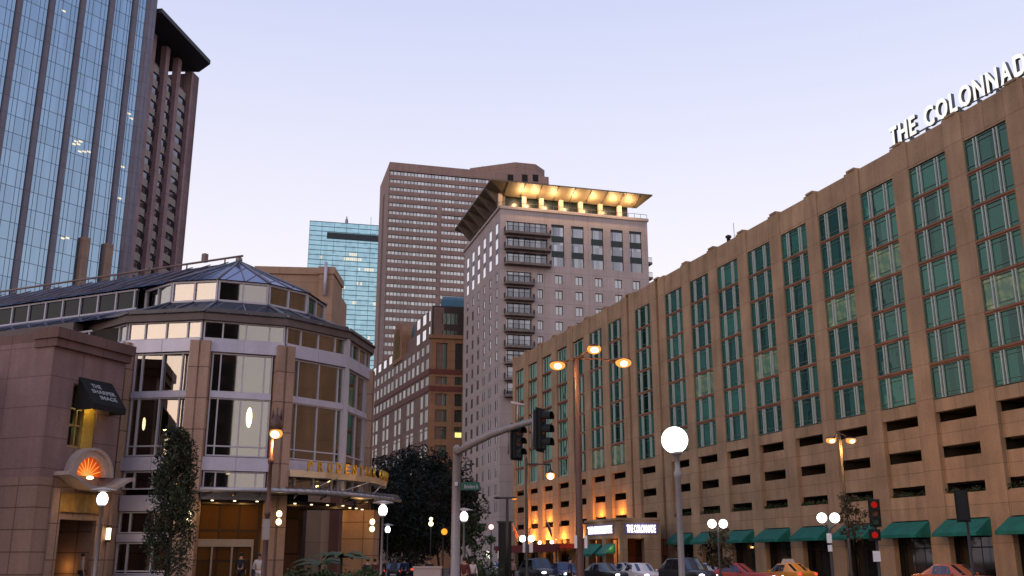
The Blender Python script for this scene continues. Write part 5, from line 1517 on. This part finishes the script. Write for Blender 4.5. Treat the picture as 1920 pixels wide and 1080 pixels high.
# ================================================================== TRAFFIC SIGNALS
sig_body = M('black signal housing', (.008, .008, .008), .75, amt=.1)
lens_off = {c: M(n, v, .3, amt=.1) for c, n, v in (('r', 'dull red lens', (.14, .012, .010)), ('a', 'dull amber lens', (.15, .05, .008)), ('g', 'dull green lens', (.008, .07, .05)))}
def signal_head(p, rz, parent, lit=None, n=3, sz=1.0, order='rag'):
    """housing with hooded lenses facing local -Y"""
    h = MB(); H = .36 * n * sz
    def W(x, y, z): v = Matrix.Rotation(rz, 3, 'Z') @ Vector((x, y, z)) ; return p + v
    w_ = .18 * sz
    c = [W(x, y, z) for z in (-H / 2, H / 2) for x, y in ((-w_, -.1), (w_, -.1), (w_, .14), (-w_, .14))]
    h.add(c, ((0, 1, 2, 3), (4, 7, 6, 5), (0, 4, 5, 1), (1, 5, 6, 2), (2, 6, 7, 3), (3, 7, 4, 0)))
    w2 = .25 * sz; c = [W(x, y, z) for z in (-H / 2 - .07, H / 2 + .07) for x, y in ((-w2, .0), (w2, .0), (w2, .025), (-w2, .025))]
    h.add(c, ((0, 1, 2, 3), (4, 7, 6, 5), (0, 4, 5, 1), (1, 5, 6, 2), (2, 6, 7, 3), (3, 7, 4, 0)))
    for i in range(n):
        zc_ = H / 2 - .36 * sz * (i + .5); N_ = 9
        vs = []
        for j in range(N_ + 1):
            a = pi * (-.12 + 1.24 * j / N_)
            vs += [W(.15 * sz * cos(a), -.1, zc_ + .15 * sz * sin(a)), W(.15 * sz * cos(a), -.36 * sz, zc_ + .15 * sz * sin(a) - .02)]
        h.add(vs, [(2 * j, 2 * j + 1, 2 * j + 3, 2 * j + 2) for j in range(N_)])
    ho = h.build('signal_head', sig_body, parent, fix=False)
    for i in range(n):
        zc_ = H / 2 - .36 * sz * (i + .5); l = MB(); l.add([W(.14 * sz * cos(2 * pi * j / 14), -.108, zc_ + .14 * sz * sin(2 * pi * j / 14)) for j in range(14)], [tuple(range(14))])
        ch = order[i]
        mt = lens_off[ch] if lit != i else {'r': sig_red, 'a': sig_amber, 'g': sig_amber}[ch]
        l.build('lens', mt, ho, fix=False)
    return ho
def mast():
    Yp = 41.0; top_ = pY(856, 846, Yp); b = pY(852, 1052, Yp); tip = pY(1001, 789, 31.5)
    t = thing('mast_arm_signal', 'thick grey pole with a long mast arm carrying two black traffic signals', 'traffic signal', (b.x, Yp, 0))
    m_ = MB(); m_.lathe((b.x + .03, Yp, 0), [(.26, 0), (.26, .25), (.19, .3), (.155, top_.z + .12), (.17, top_.z + .14), (.05, top_.z + .26)], 14); m_.build('pole', metal_grey, t)
    st_ = Vector((b.x + .03, Yp, top_.z - .05)); a_ = MB(); pts = [st_.lerp(tip, q_) + Vector((0, 0, .12 * sin(pi * q_))) for q_ in (0, .25, .5, .75, 1)]
    a_.tube(pts, [.15, .135, .12, .105, .09], 12); a_.build('mast_arm', metal_grey, t)
    hd1 = pY(969, 829, 34.0); hd2 = pY(1013, 806, 31.0)
    br = MB(); br.tube([pY(954, 800, 34.4), pY(953, 852, 34.4)], .035, 6); br.tube([pY(1000, 775, 31.4), pY(999, 838, 31.4)], .05, 6); br.tube([pY(1000, 838, 31.4), hd2 - Vector((0, 0, .5))], .03, 6); br.tube([pY(954, 815, 34.4), hd1], .04, 6)
    br.build('bracket', metal_grey, t)
    signal_head(hd1, R(40), t, None, 3, 1.0); signal_head(hd2, R(62), t, None, 3, 1.12)
    s_ = MB(); u, v = pY(970, 790, 35.0), pY(971, 758, 35.0); s_.tube([u, v], .03, 6); s_.tube([v + Vector((-.24, 0, .06)), v + Vector((.24, 0, -.04))], .05, 8); s_.build('sensor', M('pale sensor', (.55, .42, .38), .5, amt=.1), t)
    sn = MB(); u, v = pY(864, 919, 40.5), pY(900, 904, 40.5); sn.prism([(u.x, 40.5), (v.x, 40.5), (v.x, 40.54), (u.x, 40.54)], u.z, v.z); so_ = sn.build('street_name_sign', M('green sign', (.006, .085, .055), .5, amt=.1), t)
    text('lettering', 'Belvidere St', Vector((u.x + .14, 40.485, u.z + .07)), Vector((1, 0, 0)), .21, .01, white_cloth, so_, fit=.55, bold=.01)
    hand = MB(); hand.prism([(b.x - .02, Yp - .24), (b.x + .1, Yp - .24), (b.x + .1, Yp - .16), (b.x - .02, Yp - .16)], top_.z - 1.4, top_.z - 1.25); hand.build('band_clamp', metal_light, t)
mast()
def post_signal(x, y0, Y, label, heads, extra=None, pole_top=None):
    p = pY(x, y0, Y); t = thing('post_signal', label, 'traffic signal', (p.x, Y, 0))
    m_ = MB(); m_.lathe((p.x, Y + .2, 0), [(.14, 0), (.14, .4), (.06, .5), (.055, p.z + .1)], 10); m_.build('pole', metal_dark, t)
    for (x_, y_, n, lit, sz, rz, od) in heads: signal_head(pY(x_, y_, Y), rz, t, lit, n, sz, od)
    if extra:
        x0, x1, ya, yb = extra; u, v = pY(x0, yb, Y - .1), pY(x1, ya, Y - .1); s_ = MB(); s_.prism([(u.x, u.y), (v.x, u.y), (v.x, u.y + .02), (u.x, u.y + .02)], u.z, v.z); s_.build('notice_sign', white_paint, t)
    return t
post_signal(1640, 942, 46, 'signal post with two red lights near the right edge', [(1640, 962, 3, 0, 1.0, R(-14), 'rag'), (1640, 1003, 1, 0, 1.0, R(-14), 'r')], (1638, 1650, 1033, 1053))
post_signal(1812, 930, 40, 'dark signal post at the right edge seen from behind', [(1804, 949, 3, None, 1.0, R(165), 'rag')])
post_signal(831, 985, 70, 'far amber signal under the dark trees', [(833, 997, 1, 0, 1.5, R(5), 'a')])
post_signal(872, 1000, 90, 'far small red signal behind the disc topped lamp', [(860, 993, 1, 0, 1.0, R(5), 'r')])
tl = thing('globe_lamp', 'small far pale globe lamp in front of the dark trees', 'street lamp', (gx(808, 85), 85, 0))
p = pY(808, 982, 85); m_ = MB(); m_.tube([(p.x, 85, 0), p], .05, 6); m_.build('pole', metal_dark, tl); g_ = MB(); g_.ball(p, .2); g_.ball(p + Vector((0, 0, .38)), .15); g_.build('globe', lamp_warm, tl)
tl = thing('globe_lamp', 'far pink globe lamp over the distant cars', 'street lamp', (gx(921, 95), 95, 0))
p = pY(921, 988, 95); m_ = MB(); m_.tube([(p.x, 95, 0), p], .05, 6); m_.build('pole', metal_dark, tl); g_ = MB(); g_.ball(p, .24); g_.build('globe', emit('pink lamp', (1, .55, .5), 2.2), tl)

# street cabinets and kiosk
kz = thing('kiosk', 'tall dark kiosk panel beside the hotel corner', 'kiosk', (gx(946, 66), 66, 0))
u, v = pY(934, 1052, 66), pY(959, 980, 66); k_ = MB(); k_.prism([(u.x, 66), (v.x, 66), (v.x, 66.6), (u.x, 66.6)], .1, v.z); k_.build('body', sig_body, kz)
k_ = MB(); k_.prism([(u.x - .08, 65.95), (v.x + .08, 65.95), (v.x + .08, 66.65), (u.x - .08, 66.65)], v.z, v.z + .1); k_.build('cap', metal_dark, kz)
cb = thing('utility_cabinet', 'low pinkish white box on the plaza left of the signal pole', 'cabinet', (gx(800, 36), 36, 0))
u, v = pY(775, 1080, 36), pY(826, 1063, 36); k_ = MB(); k_.prism([(u.x, 36), (v.x, 36), (v.x, 36.7), (u.x, 36.7)], 0, v.z - .05); k_.build('body', M('pinkish white cabinet', (.42, .31, .28), .6, amt=.1), cb)
k_ = MB(); k_.prism([(u.x - .03, 35.97), (v.x + .03, 35.97), (v.x + .03, 36.73), (u.x - .03, 36.73)], v.z - .05, v.z + .02); k_.build('lid', bpy.data.materials['pinkish white cabinet'], cb)

# ================================================================== VEHICLES
tyre_m = M('tyre rubber', (.012, .012, .012), .9, amt=.1); rim_m = M('alloy rim', (.32, .32, .33), .35, .8, amt=.05)
car_glass = glassy('car glass', (.010, .012, .016), (.6, .66, .78), .06, .03, edge=.4)
trim_m = M('dark car trim', (.015, .015, .016), .5, amt=.05)
plate_m = M('number plate', (.55, .55, .52), .5, amt=.05)
def paint(name, col, rough=.38):
    m, t, o = newmat(name); b = principled(t, o, stain(t, col, .8, 20, .08), rough, 0, .5); b.inputs['Coat Weight'].default_value = .2; b.inputs['Coat Roughness'].default_value = .06
    return m
def car(name, label, cat, mat, kind='sedan', lights=True, tails=False, taxi=False, group='cars on the avenue'):
    """nose towards local -Y, wheels on z = 0"""
    L, Wd, H = {'sedan': (4.7, 1.8, 1.44), 'suv': (4.7, 1.88, 1.78), 'hatch': (4.2, 1.75, 1.5)}[kind]
    t = thing(name, label, cat, (0, 0, 0), 0, group)
    w = Wd / 2; belt = .92 if kind != 'suv' else 1.06
    hood = belt - .02; boot = belt + (.05 if kind == 'sedan' else 0)
    # stations along y: (y, z lower, belt z, half width, top z, half top width)
    if kind == 'sedan': cab = [(-.62, hood), (.12, H), (1.0, H + .01), (1.72, boot)]
    elif kind == 'suv': cab = [(-.75, hood), (-.12, H), (1.55, H), (2.22, belt + .1)]
    else: cab = [(-.62, hood), (.05, H), (1.1, H), (1.85, belt + .1)]
    y0, y1 = -L / 2, L / 2
    st = [(y0, .42, .62, w * .70, .66, w * .62), (y0 + .08, .25, .68, w * .86, .76, w * .74), (y0 + .40, .20, hood - .10, w * .97, hood - .04, w * .80),
          (cab[0][0], .19, belt - .03, w, hood + .02, w * .80), (cab[1][0], .19, belt, w, cab[1][1], w * .70), ((cab[1][0] + cab[2][0]) / 2, .19, belt, w, H + .025, w * .71), (cab[2][0], .19, belt + .02, w, cab[2][1], w * .69),
          (cab[3][0], .22, belt + .03, w * .98, cab[3][1], w * .76), (y1 - .10, .26, belt - .02, w * .92, (boot if kind == 'sedan' else belt + .06), w * .74), (y1, .42, belt - .16, w * .80, belt - .10, w * .66)]
    b = MB(); vs = []
    for (y, zl, zb, hw, zt, tw) in st:
        ring = [(0, zl), (hw * .8, zl), (hw * .97, zl + .12), (hw, (zl + zb) / 2 + .05), (hw * .985, zb), (tw + .04, zt - .07), (tw * .9, zt - .01), (0, zt + .02)]
        full = ring + [(-x, z) for x, z in ring[-2:0:-1]]
        vs += [(x, y, z) for x, z in full]
    n = 14; fs = []
    for j in range(len(st) - 1): fs += [(j * n + i, j * n + (i + 1) % n, (j + 1) * n + (i + 1) % n, (j + 1) * n + i) for i in range(n)]
    fs += [tuple(range(n)), tuple(range(len(st) * n - 1, (len(st) - 1) * n - 1, -1))]
    b.add(vs, fs, True)
    body = b.build('body', mat, t)
    md = body.modifiers.new('round', 'BEVEL'); md.width = .03; md.segments = 2; md.limit_method = 'ANGLE'; md.angle_limit = R(35)
    def P(j, i): return Vector(vs[j * n + i])
    def patch(name, a, b_, c, d, inset=.10, off=.012):
        ce = (a + b_ + c + d) / 4; nn = (b_ - a).cross(d - a).normalized()
        if nn.dot(ce - Vector((0, ce.y * .3, .7))) < 0: nn = -nn
        q = [v.lerp(ce, inset) + nn * off for v in (a, b_, c, d)]; q2 = [v - nn * .02 for v in q]
        m_ = MB(); m_.add(q + q2, ((0, 1, 2, 3), (7, 6, 5, 4), (0, 4, 5, 1), (1, 5, 6, 2), (2, 6, 7, 3), (3, 7, 4, 0))); m_.build(name, car_glass, t)
    patch('windshield', P(3, 6), P(3, 8), P(4, 8), P(4, 6), .08); patch('rear_window', P(6, 6), P(6, 8), P(7, 8), P(7, 6), .10)
    for i0, i1 in ((4, 5), (10, 9)):
        patch('side_window', P(4, i0), P(5, i0), P(5, i1), P(4, i1)); patch('side_window', P(5, i0), P(6, i0), P(6, i1), P(5, i1))
        a, c = P(3, i0), P(4, i0); patch('quarter_window', a.lerp(c, .45), c, P(4, i1), a.lerp(c, .5).lerp(P(4, i1), .35), .14)
    for sx in (-1, 1):
        for y in (y0 + .88, y1 - .92):
            r_ = .33 if kind != 'suv' else .37
            for nm, rr, ww, mt in (('wheel', r_, .11, tyre_m),):
                m_ = MB(); N_ = 18; prof = [(rr * .62, -ww), (rr * .95, -ww), (rr, -ww * .6), (rr, ww * .6), (rr * .95, ww), (rr * .62, ww)]
                vv = [(sx * (w - .10) + o, y + r2 * cos(2 * pi * i / N_), rr + r2 * sin(2 * pi * i / N_)) for r2, o in prof for i in range(N_)]
                ff = [(j * N_ + i, j * N_ + (i + 1) % N_, (j + 1) * N_ + (i + 1) % N_, (j + 1) * N_ + i) for j in range(5) for i in range(N_)]
                m_.add(vv, ff, True); wo = m_.build(nm, mt, t)
                m_ = MB(); vv = [(sx * (w - .10) + sx * .08, y + q_ * cos(2 * pi * i / N_), rr + q_ * sin(2 * pi * i / N_)) for q_ in (rr * .64, .05) for i in range(N_)]
                m_.add(vv, [(i, (i + 1) % N_, N_ + (i + 1) % N_, N_ + i) for i in range(N_)] + [tuple(range(N_, 2 * N_))]); m_.build('rim', rim_m, wo, fix=False)
        h_ = MB(); h_.ball((sx * w * .66, y0 + .10, .66 if kind != 'suv' else .74), .20, .10, .10); h_.build('headlight', head_white if lights else M('unlit headlamp', (.5, .5, .52), .2, amt=.05) if 'unlit headlamp' not in bpy.data.materials else bpy.data.materials['unlit headlamp'], t)
        h_ = MB(); h_.ball((sx * w * .70, y1 - .05, .80 if kind != 'suv' else .98), .16, .08, .10); h_.build('taillight', tail_red if tails else M('unlit tail lamp', (.18, .01, .01), .3, amt=.05) if 'unlit tail lamp' not in bpy.data.materials else bpy.data.materials['unlit tail lamp'], t)
        m_ = MB(); m_.ball((sx * (w + .08), cab[0][0] + .35, belt + .06), .10, .06, .075); m_.build('side_mirror', mat, t)
    g_ = MB(); g_.prism([(-w * .42, y0 - .012), (w * .42, y0 - .012), (w * .42, y0 + .06), (-w * .42, y0 + .06)], .46, .62); g_.prism([(-w * .8, y0 + .0), (w * .8, y0 + .0), (w * .8, y0 + .1), (-w * .8, y0 + .1)], .26, .40); g_.build('grille', trim_m, t)
    for y in (y0 - .02, y1 + .005):
        g_ = MB(); g_.prism([(-.26, y), (.26, y), (.26, y + .015), (-.26, y + .015)], .45, .58); g_.build('number_plate', plate_m, t)
    if kind == 'suv':
        g_ = MB(); 
        for sx in (-1, 1): g_.tube([(sx * w * .62, -.05, H + .03), (sx * w * .62, 1.5, H + .03)], .025, 6)
        g_.build('roof_rack', trim_m, t)
    if taxi:
        g_ = MB(); g_.prism([(-.45, .35), (.45, .35), (.45, .65), (-.45, .65)], H + .02, H + .30, [(-.36, .42), (.36, .42), (.36, .58), (-.36, .58)]); g_.build('roof_sign', M('taxi roof sign', (.45, .40, .36), .5, amt=.1), t)
    return t
blackp = paint('black car paint', (.012, .012, .014)); whitep = paint('white car paint', (.62, .58, .58)); redp = paint('red car paint', (.36, .015, .015))
orangep = paint('orange taxi paint', (.62, .24, .02)); silverp = paint('silver car paint', (.30, .31, .34)); dgreyp = paint('dark grey car paint', (.035, .036, .042)); bluep = paint('deep blue car paint', (.02, .03, .09))
def put(o, x, Y, rz): o.location = (gx(x, Y), Y, .004); o.rotation_euler.z = R(rz); return o
# rz: nose points to local -Y; +25 turns it to the right of the picture, towards the camera
put(car('car', 'dark sport utility car with lit headlights left of the orange pole', 'car', dgreyp, 'suv'), 1012, 82, 22)
put(car('car', 'dark small car with lit headlights just behind the orange lit pole', 'car', bluep, 'hatch'), 1061, 80, 14)
put(car('car', 'black sedan with broad windshield in front of the corner entrance', 'car', blackp, 'sedan'), 1138, 74, 28)
put(car('car', 'white sedan with a dark grille in front of the lit entrance', 'car', whitep, 'sedan'), 1203, 72, 16)
put(car('car', 'silver car partly hidden behind the white sedan', 'car', silverp, 'sedan', False), 1180, 92, 24)
put(car('car', 'black sport utility car beside the big globe lamp pole', 'car', blackp, 'suv'), 1292, 66, 24)
put(car('car', 'red sedan with lit headlights left of the orange taxi', 'car', redp, 'sedan'), 1392, 64, 52)
put(car('taxi', 'orange taxi with roof sign seen from behind', 'taxi', orangep, 'sedan', False, True, True), 1468, 68, 205)
put(car('car', 'orange red car with bright lamps at the right edge', 'car', paint('orange red car paint', (.50, .09, .02)), 'sedan'), 1797, 52, 30)
put(car('car', 'far white car by the green shrub at the hotel corner', 'car', whitep, 'sedan', False, True), 932, 105, 200)
put(car('car', 'far dark car with red tail lights under the trees', 'car', blackp, 'sedan', False, True), 740, 88, 184)
put(car('car', 'far dark grey car with red tail lights right of the other', 'car', dgreyp, 'sedan', False, True), 762, 104, 184)
put(car('car', 'silver parked sedan at the kerb right of the taxi', 'car', silverp, 'sedan', False), 1340, 84, 20)

# ================================================================== PEOPLE
skin_m = M('skin', (.36, .20, .145), .6, amt=.08); hair_m = M('dark hair', (.014, .010, .008), .7, amt=.2)
def skin_mesh(name, nodes, edges, mat, parent, root=0):
    me = bpy.data.meshes.new(name); me.from_pydata([q[:3] for q in nodes], edges, [])
    ob = bpy.data.objects.new(name, me); COL.objects.link(ob)
    ob.modifiers.new('skin', 'SKIN'); sd_ = ob.modifiers.new('sub', 'SUBSURF'); sd_.levels = sd_.render_levels = 1
    for i, q in enumerate(nodes):
        d = me.skin_vertices[0].data[i]; d.radius = (q[3], q[4] if len(q) > 4 else q[3]); d.use_root = (i == root)
    dg = bpy.context.evaluated_depsgraph_get(); m2 = bpy.data.meshes.new_from_object(ob.evaluated_get(dg))
    bpy.data.objects.remove(ob); bpy.data.meshes.remove(me)
    m2.materials.clear(); m2.materials.append(mat)
    for p in m2.polygons: p.use_smooth = True
    return link(name, m2, parent)
def person(x, Y, rz, label, top_m, leg_m, h=1.7, stride=.14, long_hair=False, bag=None, reach=.0):
    t = thing('person', label, 'person', (0, 0, 0), 0, 'people on the pavements')
    k = h / 1.72
    def S(l): return [tuple(v * k for v in q) for q in l]
    N = S([(0, 0, .95, .15, .11), (0, .0, 1.15, .135, .10), (0, 0, 1.36, .165, .105), (0, 0, 1.47, .06, .06), (0, -.01, 1.56, .065, .075), (0, -.02, 1.66, .078, .09),
           (.18, 0, 1.40, .055), (.24, .02 + reach * .1, 1.14, .045), (.25, -.08 - reach, .93, .034), (.25, -.13 - reach, .84, .03, .018),
           (-.18, 0, 1.40, .055), (-.24, .03, 1.14, .045), (-.25, -.05, .92, .034), (-.25, -.08, .82, .03, .018),
           (.09, 0, .88, .09), (.10, -stride * .6, .50, .062), (.10, -stride * .7 + .04, .10, .042), (.11, -stride * .7 - .10, .045, .038, .03),
           (-.09, 0, .88, .09), (-.10, stride * .2, .50, .062), (-.10, stride + .08, .12, .042), (-.11, stride - .04, .045, .038, .03)])
    Eg = [(0, 1), (1, 2), (2, 3), (3, 4), (4, 5), (2, 6), (6, 7), (7, 8), (8, 9), (2, 10), (10, 11), (11, 12), (12, 13), (0, 14), (14, 15), (15, 16), (16, 17), (0, 18), (18, 19), (19, 20), (20, 21)]
    # unequal fingers and a thumb on each hand
    for hi, sx in ((9, 1), (13, -1)):
        hx, hy, hz = N[hi][:3]
        for j, (dy, l) in enumerate(((-.027, .07), (-.009, .082), (.009, .076), (.026, .06))):
            N.append((hx, hy + dy, hz - .045 * k, .009)); N.append((hx - sx * .012, hy + dy - .012, hz - .045 * k - l * k, .007)); Eg += [(hi, len(N) - 2), (len(N) - 2, len(N) - 1)]
        N.append((hx - sx * .01, hy - .045, hz - .02, .010)); N.append((hx - sx * .02, hy - .055, hz - .06, .008)); Eg += [(hi, len(N) - 2), (len(N) - 2, len(N) - 1)]
    body = skin_mesh('body', N, Eg, skin_m, t)
    g = .022
    T = [(*q[:3], q[3] + g, (q[4] if len(q) > 4 else q[3]) + g) for q in (N[0], N[1], N[2], N[6], N[7], N[8], N[10], N[11], N[12])]
    T[0] = (T[0][0], T[0][1], T[0][2] - .06, T[0][3] * 1.02, T[0][4])
    skin_mesh('jacket', T, [(0, 1), (1, 2), (2, 3), (3, 4), (4, 5), (2, 6), (6, 7), (7, 8)], top_m, t)
    Lg = [(*q[:3], q[3] + g * .8, (q[4] if len(q) > 4 else q[3]) + g * .8) for q in (N[0], N[14], N[15], N[16], N[18], N[19], N[20])]
    skin_mesh('trousers', Lg, [(0, 1), (1, 2), (2, 3), (0, 4), (4, 5), (5, 6)], leg_m, t)
    hm = MB(); hm.ball((0, .012 * k, 1.665 * k), .092 * k, .10 * k, .095 * k)
    if long_hair: hm.ball((0, .06 * k, 1.52 * k), .085 * k, .05 * k, .14 * k)
    hm.build('hair', hair_m, t)
    fm_ = MB(); fm_.ball((0, -.105 * k, 1.625 * k), .012, .018, .022, 8, 6); fm_.build('nose', skin_m, t)
    fm_ = MB()
    for sx in (-1, 1): fm_.ball((sx * .033 * k, -.088 * k, 1.655 * k), .011, .008, .007, 8, 6)
    fm_.build('eyes', M('eye dark', (.02, .015, .012), .3, amt=0) if 'eye dark' not in bpy.data.materials else bpy.data.materials['eye dark'], t)
    fm_ = MB(); fm_.ball((0, -.085 * k, 1.575 * k), .024, .008, .007, 8, 6); fm_.build('mouth', M('lip', (.25, .08, .07), .5, amt=0) if 'lip' not in bpy.data.materials else bpy.data.materials['lip'], t)
    for sx in (-1, 1):
        sh_ = MB(); q = N[17] if sx > 0 else N[21]; sh_.ball((q[0], q[1] + .03, .045), .05, .13, .045); sh_.build('shoe', trim_m, t)
    if bag:
        bm2 = MB(); bm2.box(LF, -.34 * k, -.22 * k, -.12, .12, .70 * k, 1.0 * k); bm2.tube([(-.28 * k, .08, 1.0 * k), (-.2 * k, .0, 1.42 * k), (-.28 * k, -.08, 1.0 * k)], .012, 5); bm2.build('shoulder_bag', bag, t)
    t.location = (gx(x, Y), Y, .0); t.rotation_euler.z = R(rz)
    return t
cl_w = M('white cloth', (.55, .48, .46), .85); cl_b = M('blue jacket cloth', (.016, .035, .12), .85); cl_d = M('dark cloth', (.018, .017, .020), .9); cl_r = M('dark red cloth', (.10, .02, .02), .9); cl_p = M('pinkish cloth', (.36, .24, .22), .9)
def lift(o, z): o.location.z = z; return o
# low plaza step in front of the doors carries the people there
stp = MB(); a_, b_ = V(-20, RP + 5.5), V(110, RP + 5)
stp.prism([V(PH0 + 30 * k, RP + 4.6) for k in range(-2, 5)] + [V(120, 2), V(-60, 2)], -.2, .24); tag(stp.build('plaza', paving), kind='structure')
shp = MB(); shp.box(KF, -14, 1.5, -3, 3.5, -.2, .22); tag(shp.build('forecourt', paving), kind='structure')
lift(person(486, 50.0, 20, 'woman with dark hair in a white top near the pavilion doors', cl_w, cl_w, 1.68, .10, True, cl_d), .24)
lift(person(452, 52.5, 170, 'dark dressed person standing inside the lit doorway', cl_d, cl_d, 1.74), .24)
lift(person(155, 50.3, 120, 'person in dark pinkish clothes in the left shop doorway', cl_p, cl_d, 1.72, .05), .22)
person(690, 48, 200, 'person in a dark jacket and pale trousers by the stone wall', cl_d, cl_w, 1.72, .2)
person(871, 47, 160, 'person in dark red beside the signal pole lamp', cl_r, cl_d, 1.75)
person(1069, 56, 100, 'person in a blue jacket crossing before the orange lit pole', cl_b, cl_d, 1.78, .22)
person(805, 62, 10, 'bald looking pedestrian in dark clothes beyond the pinkish box', cl_d, cl_d, 1.74, .16)
person(716, 66, 190, 'far pedestrian in dark clothes right of the lamp pole', cl_d, cl_d, 1.76, .15)
person(961, 78, 30, 'far pedestrian in pinkish top in front of the dark kiosk', cl_p, cl_d, 1.72, .14)
person(703, 58, 185, 'pedestrian in a dark red top left of the canopy lamp pole', cl_r, cl_d, 1.70, .16)
person(758, 70, 175, 'pedestrian in a blue jacket near the far red tail lights', cl_b, cl_d, 1.77, .12)
person(886, 58, 20, 'pedestrian in a white top beside the small green tree', cl_w, cl_d, 1.68, .14)
person(1330, 96, 100, 'distant pedestrian in dark clothes under the green awnings', cl_d, cl_d, 1.8, .15)
# white bus-stop light strips far down the avenue
for x, l in ((915, 'left glowing white strip sign far down the avenue'), (937, 'right glowing white strip sign far down the avenue')):
    t = thing('lit_strip_sign', l, 'sign', (gx(x, 120), 120, 0)); u = pY(x, 1047, 120); v = pY(x, 1033, 120)
    m_ = MB(); m_.tube([(u.x, 120, 0), u], .04, 5); m_.build('post', metal_dark, t); m_ = MB(); m_.prism([(u.x - .2, 120), (u.x + .2, 120), (u.x + .2, 120.15), (u.x - .2, 120.15)], u.z, v.z); m_.build('light_box', emit('strip light', (1, .95, .8), 1.8), t)
